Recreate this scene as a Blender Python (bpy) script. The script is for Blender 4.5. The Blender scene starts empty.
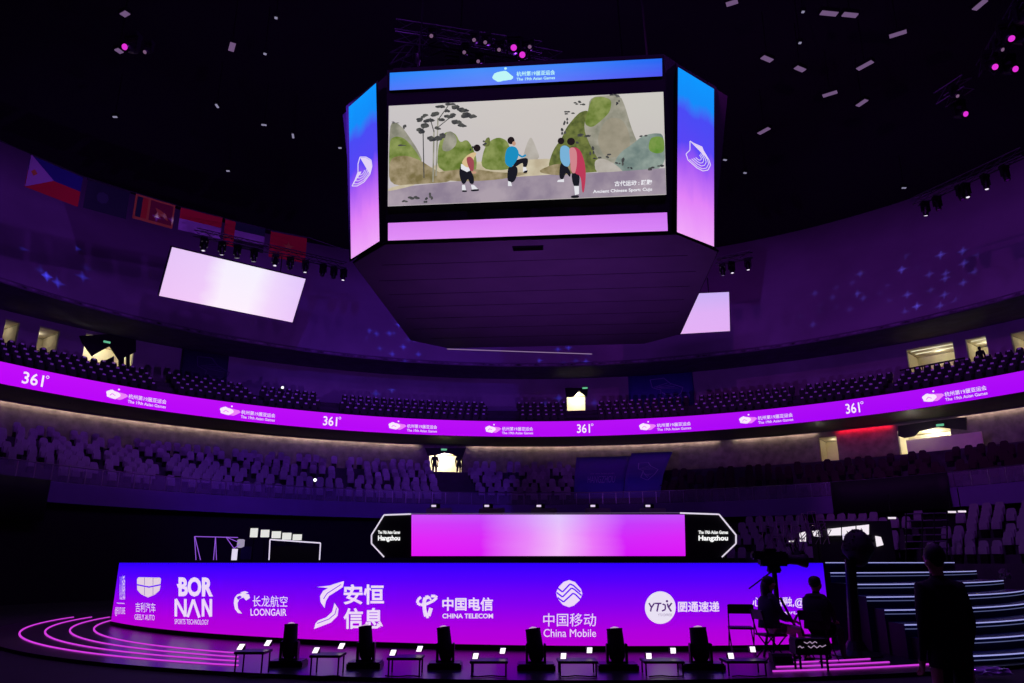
import bpy, bmesh, math, random
from mathutils import Vector, Matrix
random.seed(7)
PI = math.pi
S = bpy.context.scene
COL = S.collection
R_ = math.radians

# ---------------------------------------------------------------- camera model (used to read positions off the photograph)
F = 750.0
TH = R_(16.4)
c_, s_ = math.cos(TH), math.sin(TH)
H = 1.6
XC, YC = 1.09, 22.9           # centre of the bowl


def ray(px, py):
    u = px - 512.0
    v = 341.5 - py
    return Vector((u / F, (F * c_ - v * s_) / F, (F * s_ + v * c_) / F))


def onz(px, py, z):
    r = ray(px, py)
    t = (z - H) / r.z
    return Vector((r.x * t, r.y * t, z))


def ony(px, py, Y):
    r = ray(px, py)
    t = Y / r.y
    return Vector((r.x * t, Y, H + r.z * t))


def oncyl(px, py, R, xc=XC, yc=YC, far=True):
    r = ray(px, py)
    a = r.x ** 2 + r.y ** 2
    b = -2 * (r.x * xc + r.y * yc)
    k = xc * xc + yc * yc - R * R
    d = math.sqrt(max(0, b * b - 4 * a * k))
    t = (-b + (d if far else -d)) / (2 * a)
    return Vector((r.x * t, r.y * t, H + r.z * t))


def onplane(px, py, P, N):
    r = ray(px, py)
    o = Vector((0, 0, H))
    t = (P - o).dot(N) / r.dot(N)
    return o + r * t


def project(p):
    z = p[2] - H
    d = p[1] * c_ + z * s_
    return 512 + F * p[0] / d, 341.5 - F * (-p[1] * s_ + z * c_) / d


def ring(az, r, z):
    return Vector((XC + r * math.sin(az), YC + r * math.cos(az), z))


def az_of(p):
    return math.atan2(p[0] - XC, p[1] - YC)


def ring_az(px, r, z):
    """azimuth on the ring (r, z) that shows at picture column px"""
    lo, hi = R_(-75), R_(75)
    for _ in range(50):
        m = (lo + hi) / 2
        if project(ring(m, r, z))[0] < px:
            lo = m
        else:
            hi = m
    return (lo + hi) / 2


# ---------------------------------------------------------------- materials
def lin(c):
    return tuple(((v / 255) / 12.92 if v / 255 <= .04045 else ((v / 255 + .055) / 1.055) ** 2.4) for v in c)


MATS = {}


def mat(name, rgb, rough=.6, metal=0.0, spec=.5, noise=0.0, nscale=3.0, bump=0.0):
    if name in MATS:
        return MATS[name]
    m = bpy.data.materials.new(name)
    m.use_nodes = True
    nt = m.node_tree
    b = nt.nodes['Principled BSDF']
    b.inputs['Base Color'].default_value = (*lin(rgb), 1)
    b.inputs['Roughness'].default_value = rough
    b.inputs['Metallic'].default_value = metal
    b.inputs['Specular IOR Level'].default_value = spec
    if noise or bump:
        tc = nt.nodes.new('ShaderNodeTexCoord')
        n = nt.nodes.new('ShaderNodeTexNoise')
        n.inputs['Scale'].default_value = nscale
        n.inputs['Detail'].default_value = 6
        nt.links.new(tc.outputs['Object'], n.inputs['Vector'])
        if noise:
            r = nt.nodes.new('ShaderNodeValToRGB')
            a = lin(rgb)
            r.color_ramp.elements[0].position = .3
            r.color_ramp.elements[1].position = .7
            r.color_ramp.elements[0].color = (*[v * (1 - noise) for v in a], 1)
            r.color_ramp.elements[1].color = (*[min(1, v * (1 + noise)) for v in a], 1)
            nt.links.new(n.outputs['Fac'], r.inputs['Fac'])
            nt.links.new(r.outputs['Color'], b.inputs['Base Color'])
        if bump:
            bp = nt.nodes.new('ShaderNodeBump')
            bp.inputs['Strength'].default_value = bump
            nt.links.new(n.outputs['Fac'], bp.inputs['Height'])
            nt.links.new(bp.outputs['Normal'], b.inputs['Normal'])
    MATS[name] = m
    return m


def emit(name, rgb, strength=1.0):
    if name in MATS:
        return MATS[name]
    m = bpy.data.materials.new(name)
    m.use_nodes = True
    nt = m.node_tree
    nt.nodes.clear()
    e = nt.nodes.new('ShaderNodeEmission')
    e.inputs['Color'].default_value = (*lin(rgb), 1)
    e.inputs['Strength'].default_value = strength
    o = nt.nodes.new('ShaderNodeOutputMaterial')
    nt.links.new(e.outputs[0], o.inputs[0])
    MATS[name] = m
    return m


def ramp(nt, stops, fac):
    r = nt.nodes.new('ShaderNodeValToRGB')
    cr = r.color_ramp
    while len(cr.elements) < len(stops):
        cr.elements.new(.5)
    for e, (p, c) in zip(cr.elements, stops):
        e.position = p
        e.color = (*lin(c), 1)
    nt.links.new(fac, r.inputs['Fac'])
    return r.outputs['Color']


def screen_mat(name, u_stops=None, v_stops=None, mix=.5, noise=.0, nscale=4, strength=1.0, stretch=(1, 1, 1)):
    """self-lit picture of an LED screen, read from the screen's own UV map"""
    m = bpy.data.materials.new(name)
    m.use_nodes = True
    nt = m.node_tree
    nt.nodes.clear()
    uv = nt.nodes.new('ShaderNodeUVMap')
    uv.uv_map = 'UVMap'
    sx = nt.nodes.new('ShaderNodeSeparateXYZ')
    mp = nt.nodes.new('ShaderNodeMapping')
    mp.inputs['Scale'].default_value = stretch
    nt.links.new(uv.outputs[0], mp.inputs[0])
    n = nt.nodes.new('ShaderNodeTexNoise')
    n.inputs['Scale'].default_value = nscale
    n.inputs['Detail'].default_value = 4
    nt.links.new(mp.outputs[0], n.inputs['Vector'])
    nt.links.new(uv.outputs[0], sx.inputs[0])

    def wob(sock):
        if not noise:
            return sock
        a = nt.nodes.new('ShaderNodeMath')
        a.operation = 'MULTIPLY_ADD'
        nt.links.new(n.outputs['Fac'], a.inputs[0])
        a.inputs[1].default_value = noise
        a.inputs[2].default_value = -noise / 2
        b = nt.nodes.new('ShaderNodeMath')
        b.operation = 'ADD'
        nt.links.new(a.outputs[0], b.inputs[0])
        nt.links.new(sock, b.inputs[1])
        return b.outputs[0]
    cu = ramp(nt, u_stops, wob(sx.outputs['X'])) if u_stops else None
    cv = ramp(nt, v_stops, wob(sx.outputs['Y'])) if v_stops else None
    if cu and cv:
        mx = nt.nodes.new('ShaderNodeMix')
        mx.data_type = 'RGBA'
        mx.inputs[0].default_value = mix
        nt.links.new(cu, mx.inputs[6])
        nt.links.new(cv, mx.inputs[7])
        c = mx.outputs[2]
    else:
        c = cu or cv
    e = nt.nodes.new('ShaderNodeEmission')
    e.inputs['Strength'].default_value = strength
    nt.links.new(c, e.inputs['Color'])
    o = nt.nodes.new('ShaderNodeOutputMaterial')
    nt.links.new(e.outputs[0], o.inputs[0])
    return m


def noise_emit(name, c1, c2, scale=8, lo=.35, hi=.65):
    """painted patch inside a video picture"""
    if name in MATS:
        return MATS[name]
    m = bpy.data.materials.new(name)
    m.use_nodes = True
    nt = m.node_tree
    nt.nodes.clear()
    tc = nt.nodes.new('ShaderNodeTexCoord')
    n = nt.nodes.new('ShaderNodeTexNoise')
    n.inputs['Scale'].default_value = scale
    n.inputs['Detail'].default_value = 5
    nt.links.new(tc.outputs['Object'], n.inputs['Vector'])
    c = ramp(nt, [(lo, c1), (hi, c2)], n.outputs['Fac'])
    e = nt.nodes.new('ShaderNodeEmission')
    nt.links.new(c, e.inputs['Color'])
    o = nt.nodes.new('ShaderNodeOutputMaterial')
    nt.links.new(e.outputs[0], o.inputs[0])
    MATS[name] = m
    return m


def glass_mat(name, rgb, alpha):
    if name in MATS:
        return MATS[name]
    m = bpy.data.materials.new(name)
    m.use_nodes = True
    nt = m.node_tree
    nt.nodes.clear()
    t = nt.nodes.new('ShaderNodeBsdfTransparent')
    d = nt.nodes.new('ShaderNodeBsdfPrincipled')
    d.inputs['Base Color'].default_value = (*lin(rgb), 1)
    d.inputs['Roughness'].default_value = .35
    mx = nt.nodes.new('ShaderNodeMixShader')
    mx.inputs[0].default_value = alpha
    nt.links.new(t.outputs[0], mx.inputs[1])
    nt.links.new(d.outputs[0], mx.inputs[2])
    o = nt.nodes.new('ShaderNodeOutputMaterial')
    nt.links.new(mx.outputs[0], o.inputs[0])
    MATS[name] = m
    return m


BLACK = mat('matt_black', (14, 13, 15), .7, noise=.3)
BLACKMETAL = mat('black_metal', (22, 21, 24), .4, .6)
ROOF = mat('roof_black', (5, 4, 6), .9, noise=.4, nscale=.6)
WALLFAB = mat('acoustic_wall', (150, 140, 160), .85, noise=.12, nscale=.35)
CONC = mat('concourse_wall', (160, 150, 168), .8, noise=.15, nscale=.5)
PARAPET = mat('parapet_panel', (112, 92, 150), .6, noise=.08, nscale=.8)
TIER = mat('tier_concrete', (62, 58, 66), .8, noise=.2, nscale=1.5)
BRICK = mat('textured_wall', (118, 106, 108), .9, noise=.35, nscale=2.2, bump=.2)
CREAM = mat('cream_plaster', (235, 225, 190), .8, noise=.05)
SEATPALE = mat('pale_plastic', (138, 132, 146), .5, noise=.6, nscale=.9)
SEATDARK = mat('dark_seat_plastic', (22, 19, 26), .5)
SEATTAG = mat('seat_number_plate', (225, 225, 235), .4)
SEATRED = mat('wine_red_seat', (44, 14, 24), .8)
STEEL = mat('brushed_steel', (150, 150, 160), .35, .8)
WHITE_E = emit('white_glow', (255, 255, 255), 1.0)


# ---------------------------------------------------------------- mesh helpers
class MB:
    def __init__(s):
        s.v = []
        s.f = []
        s.m = []
        s.uv = {}
        s.mats = []

    def mi(s, m):
        if m not in s.mats:
            s.mats.append(m)
        return s.mats.index(m)

    def face(s, pts, m, uv=None):
        n = len(s.v)
        s.v += [tuple(p) for p in pts]
        s.f.append(tuple(range(n, n + len(pts))))
        s.m.append(s.mi(m))
        if uv:
            s.uv[len(s.f) - 1] = uv

    def mesh(s, verts, faces, m):
        n = len(s.v)
        s.v += [tuple(p) for p in verts]
        k = s.mi(m)
        for f in faces:
            s.f.append(tuple(i + n for i in f))
            s.m.append(k)

    def box(s, c, d, m, mx=None, bev=0.0):
        hx, hy, hz = d[0] / 2, d[1] / 2, d[2] / 2
        if bev:
            bm = bmesh.new()
            bmesh.ops.create_cube(bm, size=1, matrix=Matrix.Diagonal((d[0], d[1], d[2], 1)))
            bmesh.ops.bevel(bm, geom=bm.edges[:], offset=bev, segments=2, affect='EDGES')
            vs = [v.co.copy() for v in bm.verts]
            bm.verts.index_update()
            fs = [tuple(v.index for v in f.verts) for f in bm.faces]
            bm.free()
        else:
            vs = [Vector((x, y, z)) for x in (-hx, hx) for y in (-hy, hy) for z in (-hz, hz)]
            fs = [(0, 1, 3, 2), (4, 6, 7, 5), (0, 4, 5, 1), (2, 3, 7, 6), (0, 2, 6, 4), (1, 5, 7, 3)]
        c = Vector(c)
        s.mesh([((mx @ v) if mx else v) + c for v in vs], fs, m)
        return s

    def bar(s, a, b, r, m, n=8, r2=None):
        a, b = Vector(a), Vector(b)
        if r2 is None:
            r2 = r
        d = (b - a).normalized()
        u = d.orthogonal().normalized()
        w = d.cross(u)
        vs, fs = [], []
        for p, q in ((a, r), (b, r2)):
            for i in range(n):
                t = 2 * PI * i / n
                vs.append(p + (u * math.cos(t) + w * math.sin(t)) * q)
        for i in range(n):
            j = (i + 1) % n
            fs.append((i, j, n + j, n + i))
        fs.append(tuple(range(n - 1, -1, -1)))
        fs.append(tuple(range(n, 2 * n)))
        s.mesh(vs, fs, m)
        return s

    def path(s, pts, r, m, n=6):
        for a, b in zip(pts, pts[1:]):
            s.bar(a, b, r, m, n)
        return s

    def lathe(s, prof, m, c=(0, 0, 0), n=20, mx=None):
        vs, fs = [], []
        for r, z in prof:
            for i in range(n):
                t = 2 * PI * i / n
                p = Vector((r * math.cos(t), r * math.sin(t), z))
                vs.append((mx @ p if mx else p) + Vector(c))
        for k in range(len(prof) - 1):
            for i in range(n):
                j = (i + 1) % n
                fs.append((k * n + i, k * n + j, (k + 1) * n + j, (k + 1) * n + i))
        fs.append(tuple(range(n - 1, -1, -1)))
        q = (len(prof) - 1) * n
        fs.append(tuple(range(q, q + n)))
        s.mesh(vs, fs, m)
        return s

    def blob(s, c, d, m, seed=0, amp=.08, sub=2, mx=None):
        bm = bmesh.new()
        bmesh.ops.create_icosphere(bm, subdivisions=sub, radius=1)
        rnd = random.Random(seed)
        ph = [rnd.uniform(0, 6) for _ in range(6)]
        vs = []
        for v in bm.verts:
            p = v.co.copy()
            k = 1 + amp * (math.sin(5 * p.x + ph[0]) + math.sin(6 * p.y + ph[1]) + math.sin(7 * p.z + ph[2]))
            p = Vector((p.x * d[0], p.y * d[1], p.z * d[2])) * k
            vs.append((mx @ p if mx else p) + Vector(c))
        bm.verts.index_update()
        fs = [tuple(v.index for v in f.verts) for f in bm.faces]
        bm.free()
        s.mesh(vs, fs, m)
        return s

    def data(s, name, smooth=False):
        me = bpy.data.meshes.new(name)
        me.from_pydata(s.v, [], s.f)
        for m in s.mats:
            me.materials.append(m)
        me.polygons.foreach_set('material_index', s.m)
        if s.uv:
            ul = me.uv_layers.new(name='UVMap')
            for i, uv in s.uv.items():
                for li, t in zip(me.polygons[i].loop_indices, uv):
                    ul.data[li].uv = t
        if smooth:
            me.polygons.foreach_set('use_smooth', [True] * len(me.polygons))
        me.update()
        return me

    def build(s, name, parent=None, smooth=False, loc=None, rot=None):
        """link as one mesh object; geometry is in the parent's own frame"""
        o = bpy.data.objects.new(name, s.data(name, smooth))
        COL.objects.link(o)
        if parent:
            o.parent = parent
        if loc is not None:
            o.location = loc
        if rot is not None:
            o.rotation_euler = rot
        return o


def tag(o, label=None, cat=None, group=None, kind=None):
    if label:
        o['label'] = label
    if cat:
        o['category'] = cat
    if group:
        o['group'] = group
    if kind:
        o['kind'] = kind
    return o


def thing(name, label, cat, loc=(0, 0, 0), rz=0, group=None):
    o = bpy.data.objects.new(name, None)
    COL.objects.link(o)
    o.location = loc
    o.rotation_euler = (0, 0, rz)
    return tag(o, label, cat, group)


def struct(name, mb, smooth=False):
    return tag(mb.build(name, smooth=smooth), kind='structure')


def copy_tree(o, loc=None, rz=None, parent=None):
    c = o.copy()
    COL.objects.link(c)
    if parent:
        c.parent = parent
    if loc is not None:
        c.location = loc
    if rz is not None:
        c.rotation_euler = (0, 0, rz)
    for ch in [x for x in bpy.data.objects if x.parent == o]:
        copy_tree(ch, parent=c)
    return c


def revolve(prof, m, a0, a1, n, skips=(), flip=False):
    """prof: (r, z) list, swept round the bowl centre from azimuth a0 to a1"""
    mb = MB()
    azs = [a0 + (a1 - a0) * i / n for i in range(n + 1)]
    vs = [ring(a, r, z) for a in azs for r, z in prof]
    k = len(prof)
    fs = []
    for i in range(n):
        am = (azs[i] + azs[i + 1]) / 2
        for j in range(k - 1):
            fs.append((i * k + j, i * k + j + 1, (i + 1) * k + j + 1, (i + 1) * k + j))
    mb.mesh(vs, fs, m)
    return mb


def wall_with_holes(r, z0, z1, a0, a1, holes, m, thick=.25, step=R_(1.2)):
    """curved wall at radius r with window and door openings (az0, az1, z0, z1)"""
    azs = {a0, a1}
    zs = {z0, z1}
    for h in holes:
        azs |= {h[0], h[1]}
        zs |= {h[2], h[3]}
    a = a0
    while a < a1:
        azs.add(a)
        a += step
    azs, zs = sorted(azs), sorted(zs)
    mb = MB()
    for i in range(len(azs) - 1):
        for j in range(len(zs) - 1):
            ac, zc = (azs[i] + azs[i + 1]) / 2, (zs[j] + zs[j + 1]) / 2
            if any(h[0] < ac < h[1] and h[2] < zc < h[3] for h in holes):
                continue
            q = [(azs[i], zs[j]), (azs[i + 1], zs[j]), (azs[i + 1], zs[j + 1]), (azs[i], zs[j + 1])]
            mb.face([ring(x, r, z) for x, z in q], m)
            mb.face([ring(x, r + thick, z) for x, z in reversed(q)], m)
    for h in holes:
        A, B, Z0, Z1 = h
        for p, q in (((A, Z0), (A, Z1)), ((A, Z1), (B, Z1)), ((B, Z1), (B, Z0)), ((B, Z0), (A, Z0))):
            mb.face([ring(p[0], r, p[1]), ring(q[0], r, q[1]), ring(q[0], r + thick, q[1]), ring(p[0], r + thick, p[1])], m)
    return mb


# ---------------------------------------------------------------- flat art (what the screens and signs show)
def text_geo(body, bold=0.0):
    cu = bpy.data.curves.new('lettering', 'FONT')
    cu.body = body
    cu.resolution_u = 3
    cu.offset = bold
    o = bpy.data.objects.new('lettering', cu)
    COL.objects.link(o)
    bpy.context.view_layer.update()
    me = o.evaluated_get(bpy.context.evaluated_depsgraph_get()).to_mesh()
    vs = [(v.co.x, v.co.y) for v in me.vertices]
    fs = [tuple(p.vertices) for p in me.polygons]
    bpy.data.objects.remove(o)
    bpy.data.curves.remove(cu)
    x0, x1 = min(v[0] for v in vs), max(v[0] for v in vs)
    y0, y1 = min(v[1] for v in vs), max(v[1] for v in vs)
    return [((x - x0) / (x1 - x0), (y - y0) / (y1 - y0)) for x, y in vs], fs


class Art:
    """flat shapes given in picture columns and rows and laid on the real surface surf(px, py, lift)"""

    def __init__(s, surf):
        s.surf = surf
        s.mb = MB()
        s.k = 0

    def poly(s, pts, m, lift=.012):
        s.k += 1
        s.mb.face([s.surf(x, y, lift + s.k * .0015) for x, y in pts], m)
        return s

    def soft(s, pts, m, it=2, lift=.012):
        for _ in range(it):
            q = []
            for i, a in enumerate(pts):
                b = pts[(i + 1) % len(pts)]
                q += [(a[0] * .78 + b[0] * .22, a[1] * .78 + b[1] * .22), (a[0] * .22 + b[0] * .78, a[1] * .22 + b[1] * .78)]
            pts = q
        return s.poly(pts, m, lift)

    def ell(s, cx, cy, rx, ry, m, n=14, rot=0, lift=.012):
        s.poly([(cx + rx * math.cos(t) * math.cos(rot) - ry * math.sin(t) * math.sin(rot),
                 cy + rx * math.cos(t) * math.sin(rot) + ry * math.sin(t) * math.cos(rot))
                for t in [2 * PI * i / n for i in range(n)]], m, lift)
        return s

    def line(s, pts, w, m, lift=.012):
        for a, b in zip(pts, pts[1:]):
            dx, dy = b[0] - a[0], b[1] - a[1]
            L = math.hypot(dx, dy) or 1
            nx, ny = -dy / L * w / 2, dx / L * w / 2
            s.poly([(a[0] + nx, a[1] + ny), (b[0] + nx, b[1] + ny), (b[0] - nx, b[1] - ny), (a[0] - nx, a[1] - ny)], m, lift)
        return s

    def band(s, top, bot, m, lift=.012):
        for i in range(len(top) - 1):
            s.k -= 0
            s.mb.face([s.surf(*top[i], lift), s.surf(*top[i + 1], lift), s.surf(*bot[i + 1], lift), s.surf(*bot[i], lift)], m)
        return s

    def text(s, body, xl, xr, yt, yb, m, tilt=0.0, bold=0.0, lift=.014):
        """yt, yb: top and bottom rows at the left end; tilt: rows the right end lies lower"""
        vs, fs = text_geo(body, bold)
        pv = [s.surf(xl + u * (xr - xl), yb + (yt - yb) * v + tilt * u, lift) for u, v in vs]
        s.mb.mesh(pv, fs, m)
        return s

    def build(s, name, parent):
        return s.mb.build(name, parent)


# ================================================================= THE SETTING
AZ0, AZ1 = R_(-112), R_(112)

fl = MB()
fl.face([(-40, -12, 0), (40, -12, 0), (40, 60, 0), (-40, 60, 0)], mat('floor_black_carpet', (26, 24, 29), .75, noise=.5, nscale=2.5))
struct('floor', fl)

struct('ceiling', revolve([(36.2, 25.6), (35, 25.35), (24, 27.5), (12, 29), (.5, 29.6)], ROOF, R_(-180), R_(180), 72))
struct('wall_upper', revolve([(30.0, 15.3), (31.2, 17.7), (33.1, 21.5), (35.0, 25.4), (36.2, 25.6)], WALLFAB, AZ0, AZ1, 96), True)
struct('trim_1', revolve([(29.94, 15.5), (29.94, 15.24), (30.1, 15.24), (36.6, 15.9)], mat('soffit_dark', (92, 82, 104), .8, noise=.3, nscale=1.2), AZ0, AZ1, 96))

# upper concourse wall with the lit rooms behind it
ROOMS = [  # px rectangle, kind
    (3, 320, 18, 348), (37, 328, 58, 358), (82, 338, 133, 381), (567, 391, 585, 413),
    (908, 345, 956, 380), (967, 337, 988, 362), (1012, 330, 1040, 356)]
holes = []
for x0, y0, x1, y1 in ROOMS:
    ps = [oncyl(x, y, 36.5) for x, y in ((x0, y0), (x1, y0), (x0, y1), (x1, y1))]
    a0 = (az_of(ps[0]) + az_of(ps[2])) / 2
    a1 = (az_of(ps[1]) + az_of(ps[3])) / 2
    holes.append((a0, a1, 12.85, (ps[0].z + ps[1].z) / 2))
struct('wall_concourse', wall_with_holes(36.5, 12.8, 16.2, AZ0, AZ1, holes, CONC))


def room(name, h, r0, depth, m, strip=None, power=20, lightcol=(1, .93, .72), zlow=None):
    A, B, Z0, Z1 = h
    if zlow is not None:
        Z0 = zlow
    mb = MB()
    r1 = r0 + depth
    e = R_(.25)
    P = lambda a, r, z: ring(a, r, z)
    mb.face([P(A - e, r1, Z0), P(B + e, r1, Z0), P(B + e, r1, Z1), P(A - e, r1, Z1)], m)
    mb.face([P(A - e, r0, Z0), P(A - e, r1, Z0), P(A - e, r1, Z1), P(A - e, r0, Z1)], m)
    mb.face([P(B + e, r0, Z0), P(B + e, r0, Z1), P(B + e, r1, Z1), P(B + e, r1, Z0)], m)
    mb.face([P(A - e, r0, Z1 + .02), P(A - e, r1, Z1 + .02), P(B + e, r1, Z1 + .02), P(B + e, r0, Z1 + .02)], m)
    mb.face([P(A - e, r0, Z0 - .01), P(B + e, r0, Z0 - .01), P(B + e, r1, Z0 - .01), P(A - e, r1, Z0 - .01)], m)
    if strip:
        for rr in strip:
            mb.face([P(A + .002, rr, Z1 - .01), P(B - .002, rr, Z1 - .01), P(B - .002, rr + .14, Z1 - .01), P(A + .002, rr + .14, Z1 - .01)],
                    emit('room_strip_lamp', (255, 250, 225), 1.0))
    struct(name, mb)
    if power:
        L = bpy.data.lights.new('room_lamp', 'POINT')
        L.energy = power
        L.color = lightcol
        L.shadow_soft_size = .08
        o = bpy.data.objects.new('room_lamp', L)
        COL.objects.link(o)
        o.location = ring((A + B) / 2, r0 + depth * .6, Z1 - .16)


pw = [4, 5, 60, 70, 18, 12, 9]
lc = [(1, .93, .86), (1, .93, .86), (1, .95, .84), (1, .98, .95), (1, .93, .74), (1, .93, .74), (1, .93, .78)]
for i, h in enumerate(holes):
    room('window_%d' % (i + 1), h, 36.75, 2.6 if i != 3 else 2.0, CREAM, strip=(37.2, 38.1) if i in (4, 5) else None, power=pw[i], lightcol=lc[i])

# lower concourse wall with its vomitories
LOW = [(R_(-12.7), R_(-8.5), 7.45, 9.30), (R_(36.2), R_(38.2), 7.45, 9.42), (R_(44.7), R_(50.0), 7.45, 9.3)]
struct('wall_lower', wall_with_holes(32.0, 7.44, 9.8, AZ0, AZ1, LOW, BRICK))
for i, (h, p) in enumerate(zip(LOW, (130, 5, 90))):
    room('door_%d' % (i + 1), h, 32.25, 2.2, CREAM, power=p, lightcol=((1, .93, .9), (1, .9, .72), (1, .95, .86))[i])
struct('trim_2', revolve([(29.2, 9.98), (32.05, 9.74)], mat('soffit_grey', (60, 56, 62), .7, noise=.2), AZ0, AZ1, 96))

# seating tiers (stepped concrete)
prof = [(22.0, 4.8)]
for k in range(9):
    r = 22.55 + .87 * k
    z = 4.8 + .33 * k
    prof += [(r, z), (r, z + .33)] if k < 8 else [(r, z)]
prof += [(32.05, 7.44)]
struct('seating_tier_lower', revolve(prof, TIER, AZ0, AZ1, 96))
prof = [(29.35, 11.0)]
for k in range(4):
    r = 30.5 + .8 * k
    z = 11.0 + .45 * k
    prof += [(r, z), (r, z + .45)] if k < 3 else [(r, z)]
prof += [(34.2, 12.35), (34.2, 12.8), (36.6, 12.8)]
struct('seating_tier_upper', revolve(prof, TIER, AZ0, AZ1, 96))
struct('wall_parapet', revolve([(22.0, 3.95), (21.9, 3.98), (21.9, 4.8), (22.0, 4.84), (22.1, 4.8)], PARAPET, AZ0, AZ1, 96))
struct('wall_ground', revolve([(22.3, 0), (22.3, 3.95), (21.9, 3.96)], mat('drape_black_wall', (10, 9, 12), .9, noise=.3), R_(-150), R_(150), 96))

# cove lamp strips under the upper tier: warm white, red in one stretch on the right
COVE = [(-70, -14.2, 'w'), (-7.6, 24.5, 'w'), (26.3, 36.0, 'w'), (38.4, 44.2, 'r'), (50.9, 66, 'w')]
WARM = emit('warm_strip', (255, 226, 198), 18)
REDS = emit('red_strip', (255, 20, 50), 45)
for a0, a1, k in COVE:
    n = max(2, int((a1 - a0) / 2))
    mb = MB()
    vs = []
    for i in range(n + 1):
        a = R_(a0 + (a1 - a0) * i / n)
        vs += [ring(a, 31.83, 9.76), ring(a, 31.83, 9.72), ring(a, 31.87, 9.72), ring(a, 31.87, 9.76)]
    fs = []
    for i in range(n):
        for j in range(4):
            j2 = (j + 1) % 4
            fs.append((i * 4 + j, i * 4 + j2, (i + 1) * 4 + j2, (i + 1) * 4 + j))
    mb.mesh(vs, fs, WARM if k == 'w' else REDS)
    where = {-70: 'along the left side of the lower concourse', -7.6: 'in the middle, right of the central doorway',
             26.3: 'right of the middle, ending at the lit pillar', 38.4: '', 50.9: 'at the far right edge'}[a0]
    o = mb.build('cove_light_strip')
    if k == 'w':
        tag(o, 'warm white light strip above the lower concourse wall, ' + where.replace('along the left side of the lower concourse', 'on the whole left side'), 'light strip', 'warm cove strips')
    else:
        tag(o, 'red light strip above the concourse wall between pillar and doorway', 'light strip')

struct('trim_3', revolve([(31.74, 9.80), (31.74, 9.68), (31.78, 9.68), (31.78, 9.80)], mat('soffit_grey', (60, 56, 62), .7, noise=.2), AZ0, AZ1, 120))

struct('trim_4', revolve([(29.92, 15.30), (29.93, 15.42)], mat('wall_edge_worn', (110, 100, 118), .8, noise=1.0, nscale=2.0), AZ0, AZ1, 120))

# ================================================================= RIBBON DISPLAY
RZ0, RZ1 = 10.0, 11.08
RR = 29.2
rib = thing('ribbon_display', 'long purple LED ribbon curving round the front of the upper stand', 'led display', ring(0, RR, RZ0))
off = Vector(ring(0, RR, RZ0))
mb = MB()
rm = screen_mat('ribbon_picture', u_stops=[(0, (196, 8, 252)), (.3, (186, 8, 246)), (.52, (182, 12, 244)), (.75, (160, 6, 244)), (1, (172, 6, 252))],
                v_stops=[(0, (176, 4, 250)), (1, (190, 24, 250))], mix=.35)
n = 140
RA0, RA1 = R_(-80), R_(80)
for i in range(n):
    a, b = RA0 + (RA1 - RA0) * i / n, RA0 + (RA1 - RA0) * (i + 1) / n
    mb.face([ring(a, RR, RZ0) - off, ring(b, RR, RZ0) - off, ring(b, RR, RZ1) - off, ring(a, RR, RZ1) - off], rm,
            uv=[(i / n, 0), ((i + 1) / n, 0), ((i + 1) / n, 1), (i / n, 1)])
mb.build('screen', rib)
mb = MB()
for i in range(n):
    a, b = RA0 + (RA1 - RA0) * i / n, RA0 + (RA1 - RA0) * (i + 1) / n
    pr = [(RR + .01, RZ0 - .03), (RR - .03, RZ0 - .03), (RR - .03, RZ0)]
    pr2 = [(RR - .03, RZ1), (RR - .03, RZ1 + .03), (RR + .15, RZ1 + .03), (RR + .15, RZ0 - .03)]
    for P in (pr, pr2):
        for (r0, z0), (r1, z1) in zip(P, P[1:]):
            mb.face([ring(a, r0, z0) - off, ring(b, r0, z0) - off, ring(b, r1, z1) - off, ring(a, r1, z1) - off], BLACKMETAL)
mb.build('housing', rib)

RW = emit('ribbon_white', (250, 232, 255), 1.0)
RP = emit('ribbon_pink', (236, 130, 250), 1.0)
GLOW = emit('sign_white', (238, 220, 252), 1.0)


def rsurf(zb=RZ0, zt=RZ1):
    # x in metres along the ring from an azimuth, y in metres above the ribbon's foot
    return None


def ring_art(az0, lift=.03):
    def f(x, y, l):
        return ring(az0 + x / RR, RR - lift - l, RZ0 + y) - off
    return f


def blob_pts(cx, cy, w, h, seed=3, n=22):
    rnd = random.Random(seed)
    return [(cx + w / 2 * math.cos(t) * (1 + .12 * math.sin(3 * t + 1) + rnd.uniform(-.07, .07)),
             cy + h / 2 * math.sin(t) * (1 + .15 * math.sin(4 * t) + rnd.uniform(-.1, .1))) for t in [2 * PI * i / n for i in range(n)]]


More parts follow.
